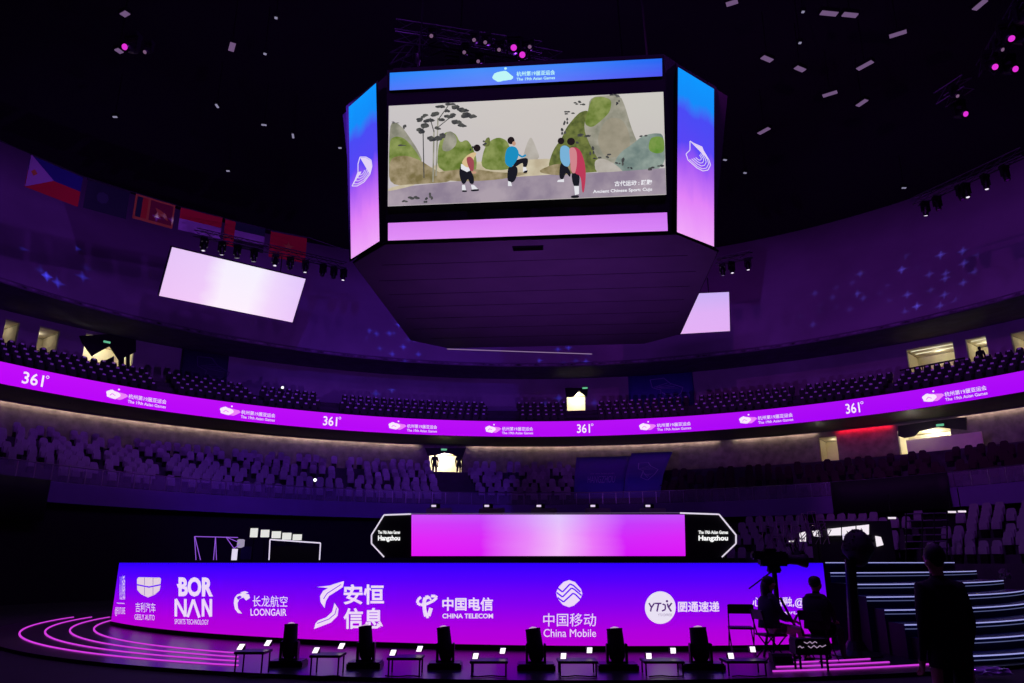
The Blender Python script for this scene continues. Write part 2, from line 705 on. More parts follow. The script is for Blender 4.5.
for px0, px1 in ((22, 43), (323, 337), (577, 590), (846, 860)):
    A0, A1 = ring_az(px0, RR, 10.5), ring_az(px1, RR, 10.5)
    W = (A1 - A0) * RR
    a = Art(ring_art(A0))
    a.text('361', 0, W, .84, .22, RW, bold=.012)
    a.line([(W + .16 + .07 * math.cos(t), .78 + .07 * math.sin(t)) for t in [2 * PI * i / 10 for i in range(11)]], .03, RW)
    a.build('number_lettering', rib)
for px0, px1, px2, px3 in ((104, 126, 128, 166), (218, 239, 241, 275), (387, 405, 407, 437), (484, 500, 502, 533), (638, 655, 657, 691),
                           (738, 756, 758, 793), (921, 943, 945, 987)):
    A = [ring_az(p, RR, 10.5) for p in (px0, px1, px2, px3)]
    W = (A[1] - A[0]) * RR
    a = Art(ring_art(A[0]))
    a.poly(blob_pts(W * .58, .5, W * .85, .42, 5), RP)
    a.poly(blob_pts(W * .38, .5, W * .66, .46, 8), RW)
    a.line([(W * .25, .42), (W * .35, .55), (W * .5, .45)], .05, RP)
    a.ell(W * .62, .83, .055, .05, RW)
    a.build('emblem', rib)
    W2 = (A[3] - A[2]) * RR
    a = Art(ring_art(A[2]))
    a.text('杭州第19届亚运会', 0, W2, .68, .42, GLOW, bold=.01)
    a.text('The 19th Asian Games', 0, W2, .34, .17, GLOW, bold=.01)
    a.build('lettering', rib)

# ================================================================= STANDS: SEATS
def seat_mesh(name, body, tagm=None, w=.40):
    mb = MB()
    # rounded backrest, folded seat pan, pedestal (faces -Y)
    bm = bmesh.new()
    pts = [(-w / 2, .36), (-w / 2, .68), (-w * .42, .80), (-w * .25, .85), (w * .25, .85), (w * .42, .80), (w / 2, .68), (w / 2, .36), (w * .4, .30), (-w * .4, .30)]
    for y0, y1 in ((.16, .20),):
        lo = [(x, y0 + (.85 - z) * -.12, z) for x, z in pts]
        hi = [(x, y1 + (.85 - z) * -.12, z) for x, z in pts]
        nn = len(pts)
        mb.mesh(lo + hi, [tuple(range(nn)), tuple(range(2 * nn - 1, nn - 1, -1))] + [(i, nn + i, nn + (i + 1) % nn, (i + 1) % nn) for i in range(nn)], body)
    bm.free()
    lo = [(-w * .46, .02, .34), (w * .46, .02, .34), (w * .42, .05, .62), (-w * .42, .05, .62)]
    hi = [(-w * .46, .09, .33), (w * .46, .09, .33), (w * .42, .10, .62), (-w * .42, .10, .62)]
    mb.mesh(lo + hi, [(0, 1, 2, 3), (7, 6, 5, 4), (0, 4, 5, 1), (1, 5, 6, 2), (2, 6, 7, 3), (3, 7, 4, 0)], body)
    mb.box((0, .12, .16), (.30, .12, .34), BLACKMETAL)
    if tagm:
        mb.box((0, .135, .79), (.17, .012, .09), tagm)
        mb.box((w / 2 + .02, .05, .58), (.05, .22, .04), body)
    return mb


def scatter_seats(meshdata, spots, name, cap, groupfn, stuff_label):
    """spots: (location, rz, dist, key). nearest ones are objects of their own, the rest one mass"""
    spots.sort(key=lambda q: q[2])
    near, rest = spots[:cap], spots[cap:]
    for loc, rz, d, key in near:
        o = bpy.data.objects.new(name, meshdata)
        COL.objects.link(o)
        o.location = loc
        o.rotation_euler = (0, 0, rz)
        lab, grp = groupfn(key)
        tag(o, lab, 'seat', grp)
    if rest:
        mb = MB()
        mb.mats = list(meshdata.materials)
        bv = [v.co.copy() for v in meshdata.vertices]
        bf = [tuple(p.vertices) for p in meshdata.polygons]
        bi = [p.material_index for p in meshdata.polygons]
        for loc, rz, d, key in rest:
            M = Matrix.Rotation(rz, 3, 'Z')
            n0 = len(mb.v)
            mb.v += [tuple(M @ v + loc) for v in bv]
            mb.f += [tuple(i + n0 for i in f) for f in bf]
            mb.m += bi
        o = mb.build(name + '_rows')
        tag(o, stuff_label, 'seats', kind='stuff')


def blocked(a, spans):
    d = math.degrees(a)
    return any(s0 < d < s1 for s0, s1 in spans)


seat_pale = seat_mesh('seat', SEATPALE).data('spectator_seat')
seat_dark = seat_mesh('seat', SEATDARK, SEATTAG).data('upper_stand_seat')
seat_red = seat_mesh('seat', SEATRED).data('wine_seat')

ORD = ['front', 'second', 'third', 'fourth', 'fifth', 'sixth', 'seventh', 'eighth', 'top']
LOWAISLES = [(-51, -50), (-39.5, -38.5), (-27, -26), (-13.2, -8.2), (2.2, 3.0), (6.3, 60)]
low, red = [], []
for k in range(9):
    r = 22.55 + .87 * k - .42
    z = 4.8 + .33 * k
    n = int(R_(140) * r / .56)
    for i in range(n):
        a = R_(-68) + R_(140) * (i + .5 * (k % 2) + random.uniform(-.06, .06)) / n
        d = math.degrees(a)
        if blocked(a, [(-51, -50), (-39.5, -38.5), (-27, -26), (-13.2, -8.2), (6.3, 19.5)]):
            continue
        if random.random() < .28:
            continue
        p = ring(a, r + .1, z + .012)
        row = (p, -a, (p - Vector((0, 0, H))).length, (k, 0 if d < -27 else (1 if d < -10 else 2)))
        if d > 19.5:
            if k < 6:
                red.append((row[0], row[1], row[2], (k, 3)))
        else:
            low.append(row)
SEC = ['on the far left', 'left of the central doorway', 'right of the central doorway']

# pale seats of the two low movable stands beside the stage (right edge, and behind the stage screen's right end)
mv = []
STAND1 = dict(a0=math.degrees(ring_az(946, 20, 2.5)), a1=math.degrees(ring_az(946, 20, 2.5)) + 22, r0=18.2, z0=1.55, rows=6)
STAND2 = dict(a0=math.degrees(ring_az(735, 20, 2.5)), a1=math.degrees(ring_az(905, 20, 2.5)), r0=18.2, z0=1.45, rows=6)
for st, key in ((STAND1, 'R'), (STAND2, 'M')):
    for k in range(st['rows']):
        r = st['r0'] + .62 * k + .3
        z = st['z0'] + .33 * k
        n = int(R_(st['a1'] - st['a0']) * r / .52)
        for i in range(n):
            a = R_(st['a0']) + R_(st['a1'] - st['a0']) * (i + .25 + .5 * (k % 2)) / n
            if random.random() < .16:
                continue
            p = ring(a, r, z + .012)
            mv.append((p, -a, (p - Vector((0, 0, H))).length, (k, key)))


def glow(key):
    k, s = key
    if s == 'R':
        l = 'pale seat, %s row of the low stand at the right edge' % ORD[min(k, 8)]
        return l, 'low right stand seats, %s row' % ORD[k]
    if s == 'M':
        l = 'pale seat, %s row of the low stand right of the black desk' % ORD[min(k, 8)]
        return l, 'seats behind the stage desk, %s row' % ORD[k]
    l = 'pale plastic seat, %s row of the lower stand, %s' % (ORD[k], SEC[s])
    return l, 'lower stand seats, %s row %s' % (ORD[k], SEC[s])


scatter_seats(seat_pale, low + mv, 'spectator_seat', 300, glow, 'rows of pale plastic seats filling the back of the lower stand')
scatter_seats(seat_red, red, 'wine_seat', 120, lambda key: ('dark wine seat, %s row of the right lower stand' % ORD[key[0]], 'wine seats of the right lower stand, %s row' % ORD[key[0]]),
              'rows of dark wine seats in the right part of the lower stand')
up = []
for k in range(4):
    r = 30.5 + .8 * k - .3
    z = 11.012 + .45 * k
    n = int(R_(130) * r / .56)
    for i in range(n):
        a = R_(-64) + R_(130) * (i + .5 + .5 * (k % 2)) / n
        if blocked(a, [(-47, -45), (-35.5, -34.3), (-27.3, -24.6), (-5.5, -1.0), (5.0, 9.6), (20.8, 22), (34, 35), (45, 46)]):
            continue
        p = ring(a, r, z)
        d = math.degrees(a)
        s = 0 if d < -26 else (1 if d < -2 else (2 if d < 21 else 3))
        up.append((p, -a, (p - Vector((0, 0, H))).length, (k, s)))
SEC2 = ['on the far left', 'left of the middle', 'right of the small bright doorway', 'on the right']
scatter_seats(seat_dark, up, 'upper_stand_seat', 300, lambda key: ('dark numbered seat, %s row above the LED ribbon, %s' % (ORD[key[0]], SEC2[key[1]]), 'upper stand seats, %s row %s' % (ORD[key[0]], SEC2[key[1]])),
              'rows of dark seats with pale number plates filling the upper stand')

# the two low stands' stepped decks
for st, lab in ((STAND1, 'stepped deck of the low seating stand at the right edge'), (STAND2, 'stepped deck of the low seating stand right of the black desk')):
    pr = [(st['r0'], 0.0), (st['r0'], st['z0'])]
    for k in range(st['rows']):
        r = st['r0'] + .62 * (k + 1)
        z = st['z0'] + .33 * k
        pr += [(r, z)]
        if k < st['rows'] - 1:
            pr += [(r, z + .33)]
    pr += [(pr[-1][0], 0)]
    o = revolve(pr, TIER, R_(st['a0']), R_(st['a1']), 10).build('seating_stand')
    tag(o, lab, 'stand')

# glass balustrade on the lower parapet
bal = thing('glass_balustrade', 'long glass balustrade with thin posts along the front of the lower stand', 'balustrade', ring(0, 22.0, 4.84))
bo = Vector(ring(0, 22.0, 4.84))
mb = MB()
n = 90
for i in range(n):
    a, b = R_(-75 + 150 * i / n), R_(-75 + 150 * (i + 1) / n)
    for rr in (21.99, 22.01):
        mb.face([ring(a, rr, 4.86) - bo, ring(b, rr, 4.86) - bo, ring(b, rr, 5.5) - bo, ring(a, rr, 5.5) - bo], glass_mat('balustrade_glass', (185, 175, 215), .16))
mb.build('glass_panel', bal)
mb = MB()
for i in range(n):
    a, b = R_(-75 + 150 * i / n), R_(-75 + 150 * (i + 1) / n)
    mb.bar(ring(a, 22.0, 5.52) - bo, ring(b, 22.0, 5.52) - bo, .025, STEEL, 6)
mb.build('handrail', bal)
pm = MB()
pm.box((0, 0, .33), (.05, .03, .66), STEEL)
pd = pm.data('post')
for i in range(72):
    a = R_(-71 + 2 * i)
    o = bpy.data.objects.new('post', pd)
    COL.objects.link(o)
    o.parent = bal
    o.location = ring(a, 22.0, 4.84) - bo
    o.rotation_euler = (0, 0, -a)

# ================================================================= BANNERS hung over the stands
def sheet(name, label, cat, a0, a1, prof, m, art=None, n=10):
    o0 = Vector(ring(R_((a0 + a1) / 2), prof[0][0], prof[0][1]))
    root = thing(name, label, cat, o0)
    mb = MB()
    azs = [R_(a0 + (a1 - a0) * i / n) for i in range(n + 1)]
    vs = []
    for lift in (0, .04):
        for a in azs:
            for j, (r, z) in enumerate(prof):
                w = .03 * math.sin(a * 90 + j)
                vs.append(ring(a, r + lift + w, z) - o0)
    k = len(prof)
    N = len(azs) * k
    fs = []
    for i in range(n):
        for j in range(k - 1):
            q = (i * k + j, i * k + j + 1, (i + 1) * k + j + 1, (i + 1) * k + j)
            fs += [q, tuple(N + t for t in reversed(q))]
    for i in range(n):
        fs += [(i * k, (i + 1) * k, N + (i + 1) * k, N + i * k), (i * k + k - 1, N + i * k + k - 1, N + (i + 1) * k + k - 1, (i + 1) * k + k - 1)]
    for j in range(k - 1):
        fs += [(j, N + j, N + j + 1, j + 1), (n * k + j, n * k + j + 1, N + n * k + j + 1, N + n * k + j)]
    mb.mesh(vs, fs, m)
    mb.build('cloth', root, True)
    if art:
        am, items = art
        (r0, z0), (r1, z1) = prof[0], prof[-1]

        hz_ = sum(math.hypot(b[0] - a[0], b[1] - a[1]) for a, b in zip(prof, prof[1:]))

        def f(x, y, l):     # x, y in metres from the lower left corner
            x = a0 + math.degrees(x / prof[0][0])
            y = y / hz_
            t = max(0, min(1, y)) * (len(prof) - 1)
            j = min(int(t), len(prof) - 2)
            u = t - j
            r = prof[j][0] * (1 - u) + prof[j + 1][0] * u
            z = prof[j][1] * (1 - u) + prof[j + 1][1] * u
            return ring(R_(x), r - .06 - l, z + l * .6) - o0
        A = Art(f)
        items(A, am)
        A.build('print', root)
    return root


BANBLUE = mat('banner_blue', (70, 62, 168), .7, noise=.08, nscale=1)
BANPRINT = mat('banner_print', (168, 158, 225), .7)


def fan_art(x0, x1, y0, y1):
    def items(A, m):
        W, Hh = x1 - x0, y1 - y0
        P = lambda u, v: (x0 + u * W, y0 + v * Hh)
        w = .05
        A.line([P(.05, .95), P(.45, .98), P(.62, .75), P(.98, .55), P(.9, .3), P(.62, .1), P(.3, .2)], w, m)
        A.line([P(.05, .95), P(.1, .62), P(.35, .5), P(.3, .2)], w, m)
        for t in (.2, .4, .6, .8):
            A.line([P(.1 + .3 * t, .65 - .1 * t), P(.45 + .5 * t, .85 - .4 * t)], w * .7, m)
            A.line([P(.35 + .1 * t, .45 - .2 * t), P(.55 + .35 * t, .12 + .25 * t)], w * .7, m)
    return items


def hz_art(A, m):
    A.text('THE 19TH ASIAN GAMES', .85, 2.2, 3.6, 3.3, m)
    A.text('HANGZHOU', .75, 2.3, 2.9, 1.9, m)


sheet('stand_banner', 'blue cloth banner with faint lettering covering seats behind the desk screen', 'banner', 6.6, 13.9,
      [(22.3, 5.2), (24.3, 6.6), (26.8, 7.6), (29.3, 8.55)], BANBLUE, (BANPRINT, hz_art))
sheet('stand_banner', 'blue cloth banner with faint fan emblem covering seats above the hexagon end of the desk', 'banner', 14.0, 19.4,
      [(22.3, 5.2), (24.3, 6.7), (26.8, 7.8), (29.3, 8.75)], BANBLUE, (BANPRINT, fan_art(.5, 1.75, 1.6, 5.2)))
a0, a1 = math.degrees(ring_az(629, 36.3, 14)), math.degrees(ring_az(694, 36.3, 14))
sheet('wall_banner', 'square blue banner with a fan emblem on the upper concourse wall', 'banner', a0, a1,
      [(36.2, 13.2), (36.2, 14.5), (36.15, 15.8)], BANBLUE, (BANPRINT, fan_art(1.6, 4.3, .35, 2.3)))
a0, a1 = math.degrees(ring_az(180, 36.3, 14)), math.degrees(ring_az(226, 36.3, 14))
sheet('wall_banner', 'dark violet banner with a faint round print on the left upper concourse wall', 'banner', a0, a1,
      [(36.2, 13.2), (36.2, 14.5), (36.15, 15.8)], mat('banner_violet', (58, 44, 92), .7), (mat('banner_violet_print', (95, 75, 130), .7), fan_art(.8, 3.3, .3, 2.3)))
sheet('black_drape', 'black cloth drape hung in front of the lower stand on the right', 'drape', math.degrees(ring_az(832, 21.75, 4.7)), math.degrees(ring_az(950, 21.75, 4.7)),
      [(21.75, 3.9), (21.7, 4.9), (21.72, 5.5)], BLACK)
sheet('black_drape', 'black cloth cover over the front rows at the far left edge', 'drape', math.degrees(ring_az(-25, 21.75, 4.7)), math.degrees(ring_az(50, 21.75, 4.7)),
      [(21.75, 3.2), (21.7, 4.4), (21.72, 4.85)], BLACK)

# ================================================================= EXIT SIGNS, DOORWAY CANOPIES, SIGNS
def exit_sign(px, py, r, label):
    p = oncyl(px, py, r)
    a = az_of(p)
    root = thing('exit_sign', label, 'exit sign', p, -a, 'green exit signs')
    MB().box((0, .04, 0), (.5, .06, .2), BLACK).build('housing', root)
    MB().box((0, 0, 0), (.42, .02, .13), emit('exit_green', (110, 200, 160), .8)).build('lit_panel', root)


exit_sign(107, 342, 36.2, 'small green lit sign above the left upper doorway with the zigzag canopy')
exit_sign(585, 388, 36.2, 'small green lit sign over the small bright doorway above the ribbon')
exit_sign(444, 449.5, 31.6, 'small pale lit sign over the central lower doorway')
exit_sign(940, 425, 31.6, 'small green lit sign over the bright doorway on the lower right')


def canopy(label, tris, r, m=BLACK):
    pts0 = oncyl(*tris[0][0], r)
    root = thing('doorway_canopy', label, 'canopy', pts0)
    o0 = Vector(pts0)
    for t in tris:
        mb = MB()
        f = [oncyl(x, y, r) - o0 for x, y in t]
        b = [oncyl(x, y, r) * 1.0 - o0 + Vector((math.sin(az_of(oncyl(x, y, r))), math.cos(az_of(oncyl(x, y, r))), 0)) * .12 for x, y in t]
        nn = len(t)
        mb.mesh(f + b, [tuple(range(nn)), tuple(range(2 * nn - 1, nn - 1, -1))] + [(i, nn + i, nn + (i + 1) % nn, (i + 1) % nn) for i in range(nn)], m)
        mb.build('panel', root)


canopy('black zigzag canopy over the left upper doorway', [[(80, 336), (112, 334), (110, 346), (92, 356), (83, 343)], [(110, 334), (136, 336), (136, 352), (119, 360), (110, 346)],
                                                          [(119, 350), (124, 352), (124, 382), (119, 382)], [(126.5, 350), (130, 352), (130, 382), (126.5, 382)], [(106, 360), (114, 356), (114, 380), (106, 376)]], 36.3)
canopy('small black gable canopy over the bright doorway above the ribbon', [[(565, 388), (578, 388), (579, 391), (573, 397), (566, 397)], [(578, 388), (588, 388), (587, 397), (580, 392)]], 36.3)
canopy('black gable canopy over the central lower doorway', [[(425, 448), (444, 448), (444, 453), (436, 455), (428, 456)], [(444, 448), (466, 448), (462, 459), (452, 454), (444, 453)]], 31.8)
canopy('black gable canopy over the bright doorway on the lower right', [[(898, 426), (938, 420), (937, 427), (919, 431), (914, 436), (904, 438), (898, 436)], [(938, 420.5), (966, 417), (966, 430), (950, 428.5), (938, 427)]], 31.8)

# cream side walls flaring in front of the right lower doorway
q = [oncyl(x, 450, 31.0) for x in (908, 985)]
mb = MB()
A0, A1 = az_of(q[0]), az_of(q[1])
n = 8
for i in range(n):
    a, b = A0 + (A1 - A0) * i / n, A0 + (A1 - A0) * (i + 1) / n
    for r in (30.9, 31.0):
        mb.face([ring(a, r, 7.6), ring(b, r, 7.6), ring(b, r, 8.55), ring(a, r, 8.55)], CREAM)
    mb.face([ring(a, 30.9, 8.55), ring(b, 30.9, 8.55), ring(b, 31, 8.55), ring(a, 31, 8.55)], CREAM)
tag(mb.build('doorway_wall'), 'low cream wall in front of the bright doorway on the lower right', 'low wall')

# small lamps glinting in the stands
def spot_lamp(px, py, r, label, size=.09, s=2.0):
    p = oncyl(px, py, r)
    root = thing('work_light', label, 'lamp', p, -az_of(p))
    MB().blob((0, 0, 0), (size, size * .6, size), emit('work_glow', (250, 245, 255), s), amp=.02).build('bulb', root)
    MB().box((0, .12, -.02), (size * 2.2, .1, size * 2.2), BLACKMETAL).build('housing', root)
    MB().bar((0, .1, -.1), (0, .1, -.75), .025, BLACKMETAL).build('pole', root)


spot_lamp(282.5, 387.5, 31.0, 'bright little lamp on a pole in the upper stand, left of middle')
spot_lamp(315, 480, 26.0, 'bright little lamp on a pole among the lower stand seats, left of middle', .1)
spot_lamp(73, 390, 30.2, 'tiny lamp at the front of the upper stand, far left', .06, 1.0)

# ================================================================= SCOREBOARD
SC = Vector((.86, 22.75, 0))
YAW = R_(-4.7)
RX = Vector((math.cos(YAW), math.sin(YAW), 0))
BY = Vector((-math.sin(YAW), math.cos(YAW), 0))
board = thing('hanging_scoreboard', 'large eight-sided scoreboard with lit screens hanging over the arena', 'scoreboard', (SC.x, SC.y, 9.6), YAW)
BI = Matrix.Rotation(-YAW, 3, 'Z')
BO = Vector((SC.x, SC.y, 9.6))


def loc(p):
    return BI @ (p - BO)


def octo(e, cw, z):
    h = e - cw
    return [Vector((x, y, z)) for x, y in ((-h, -e), (h, -e), (e, -h), (e, h), (h, e), (-h, e), (-e, h), (-e, -h))]


K_ = .957
CAMP = Vector((0, 0, H))
MAIN = [CAMP + (Vector(p) - CAMP) * K_ for p in ((-3.41, 17.91, 14.67), (4.03, 17.30, 14.67), (4.10, 18.09, 9.96), (-3.35, 18.70, 9.96))]
LEFT = [CAMP + (Vector(p) - CAMP) * K_ for p in ((-4.81, 19.26, 14.47), (-3.81, 18.08, 14.47), (-3.51, 18.34, 9.77), (-4.52, 19.52, 9.77))]
RIGHT = [CAMP + (Vector(p) - CAMP) * K_ for p in ((4.57, 17.63, 14.68), (5.80, 18.64, 14.68), (5.54, 18.97, 9.87), (4.30, 17.96, 9.87))]
mt, mbm = (MAIN[0] + MAIN[1]) / 2, (MAIN[2] + MAIN[3]) / 2
slope = ((mbm - SC).dot(BY) - (mt - SC).dot(BY)) / (mt.z - mbm.z)     # outward lean per metre of height
e0 = -(mbm - SC).dot(BY) + (9.6 - mbm.z) * slope - .32
e5 = e0 + slope * 4.75
dl = [abs((loc(p)).x) + abs((loc(p)).y) for p in LEFT + RIGHT]
dlow = (dl[2] + dl[3] + dl[6] + dl[7]) / 4 - .45
dtop = (dl[0] + dl[1] + dl[4] + dl[5]) / 4 - .45
print('housing', e0, e5, dlow, dtop)
mb = MB()
L0, L1, L2 = octo(5.0, 1.2, .0), octo(e0, 2 * e0 - dlow, .10), octo(e5, 2 * e5 - dtop, 4.85)
L3 = octo(e5 - .2, 1.9, 5.0)
vs = L0 + L1 + L2 + L3
fs = []
for k in range(3):
    for i in range(8):
        j = (i + 1) % 8
        fs.append((k * 8 + i, k * 8 + j, (k + 1) * 8 + j, (k + 1) * 8 + i))
fs += [tuple(range(7, -1, -1)), tuple(range(24, 32))]
mb.mesh(vs, fs, mat('scoreboard_black', (6, 6, 8), .85))
mb.build('housing', board)
# underside: panelled soffit with a shallow well
mb = MB()
UND = mat('underside_panel', (120, 112, 128), .5, .1, noise=.12, nscale=.8)
U0, U1 = octo(4.97, 1.19, -.03), octo(4.97, 1.19, -.012)
mb.mesh(U0 + U1, [tuple(range(7, -1, -1))] + [(i, (i + 1) % 8, 8 + (i + 1) % 8, 8 + i) for i in range(8)], UND)
for y in (-3.6, -2.4, -1.2, 0, 1.2, 2.4, 3.6):
    mb.box((0, y, -.034), (9.2 if abs(y) < 3.5 else 8.4, .012, .008), BLACKMETAL)
mb.build('underside', board)
mb = MB()
vp = loc(onz(528, 248, 9.55))
mb.box((vp.x, vp.y, -.05), (.82, .2, .04), mat('vent_grey', (70, 62, 80), .7))
for k in range(5):
    mb.box((vp.x, vp.y - .08 + .04 * k, -.08), (.78, .012, .02), BLACKMETAL)
mb.build('vent', board)
mb = MB()
for x, y in ((-3.5, -3.5), (3.5, -3.5), (3.5, 3.5), (-3.5, 3.5)):
    MB().bar((x, y, 4.9), (x * .9, y * .9, 17.5), .03, BLACKMETAL, 6).build('hoist_cable', board)


def rect_plane(P0, P1, P2):
    N = (P1 - P0).cross(P2 - P0).normalized()
    if N.y > 0:
        N = -N
    return N



def plane_surf(C):
    N = rect_plane(C[0], C[1], C[2])

    def f(px, py, l):
        return loc(onplane(px, py, C[0] + N * (l + .02), N))
    return f


SM, SL, SR = plane_surf(MAIN), plane_surf(LEFT), plane_surf(RIGHT)


def quad(name, surf, cor, m, parent, depth=.05, n=1):
    """screen panel with real thickness; cor TL TR BR BL in picture coordinates"""
    mb = MB()
    f = [surf(x, y, 0) for x, y in cor]
    b = [surf(x, y, -depth) for x, y in cor]
    mb.face([f[3], f[2], f[1], f[0]], m, uv=[(0, 0), (1, 0), (1, 1), (0, 1)])
    for i in range(4):
        j = (i + 1) % 4
        mb.face([f[i], f[j], b[j], b[i]], BLACKMETAL)
    mb.face(b, BLACKMETAL)
    return mb.build(name, parent)


# dark surround panels right behind the screens
def surround(surf, cor, parent):
    mb = MB()
    f = [surf(x, y, -.04) for x, y in cor]
    b = [surf(x, y, -.30) for x, y in cor]
    mb.mesh(f + b, [(0, 1, 2, 3), (7, 6, 5, 4)] + [(i, 4 + i, 4 + (i + 1) % 4, (i + 1) % 4) for i in range(4)], mat('scoreboard_black', (6, 6, 8), .85))
    mb.build('screen_surround', parent)


surround(SM, [(387, 70), (664, 55), (670, 232.5), (385.5, 243)], board)
surround(SL, [(346, 106), (378, 80), (381.5, 242), (349.5, 262)], board)
surround(SR, [(676, 63), (716.5, 87), (716.5, 250), (675, 234)], board)

quad('top_screen', SM, [(389.8, 72.8), (662, 58.4), (662.3, 76.1), (389.6, 90.4)], screen_mat('top_strip_picture',
     u_stops=[(0, (30, 125, 250)), (.35, (85, 140, 250)), (.6, (75, 125, 250)), (1, (20, 60, 235))], v_stops=[(0, (120, 110, 250)), (1, (40, 150, 255))], mix=.4, noise=.15), board)
quad('bottom_screen', SM, [(388, 223), (667, 212.4), (667.8, 230.9), (388, 240.6)], screen_mat('bottom_strip_picture',
     u_stops=[(0, (222, 140, 245)), (.45, (228, 135, 248)), (1, (206, 120, 246))], v_stops=[(0, (230, 150, 250)), (1, (205, 110, 235))], mix=.4, noise=.2), board)
PV = [(0, (240, 165, 250)), (.22, (225, 130, 248)), (.42, (165, 90, 245)), (.55, (88, 70, 245)), (.74, (75, 75, 245)), (.84, (20, 140, 250)), (1, (15, 150, 255))]
quad('side_screen', SL, [(348.7, 107), (376, 83), (379.5, 241), (351, 259)], screen_mat('left_side_picture', v_stops=PV, noise=.16, nscale=3), board)
quad('side_screen', SR, [(678, 67), (714, 89), (714, 246.6), (677, 232)], screen_mat('right_side_picture', v_stops=PV, noise=.16, nscale=3), board)
VC = [(388.8, 105.9), (663.3, 91.8), (666.3, 194.7), (387.8, 206.4)]
quad('video_screen', SM, VC, screen_mat('video_sky', u_stops=[(0, (196, 190, 196)), (.5, (204, 196, 190)), (1, (200, 198, 190))], v_stops=[(0, (190, 180, 185)), (1, (206, 202, 198))], mix=.5, noise=.3), board)

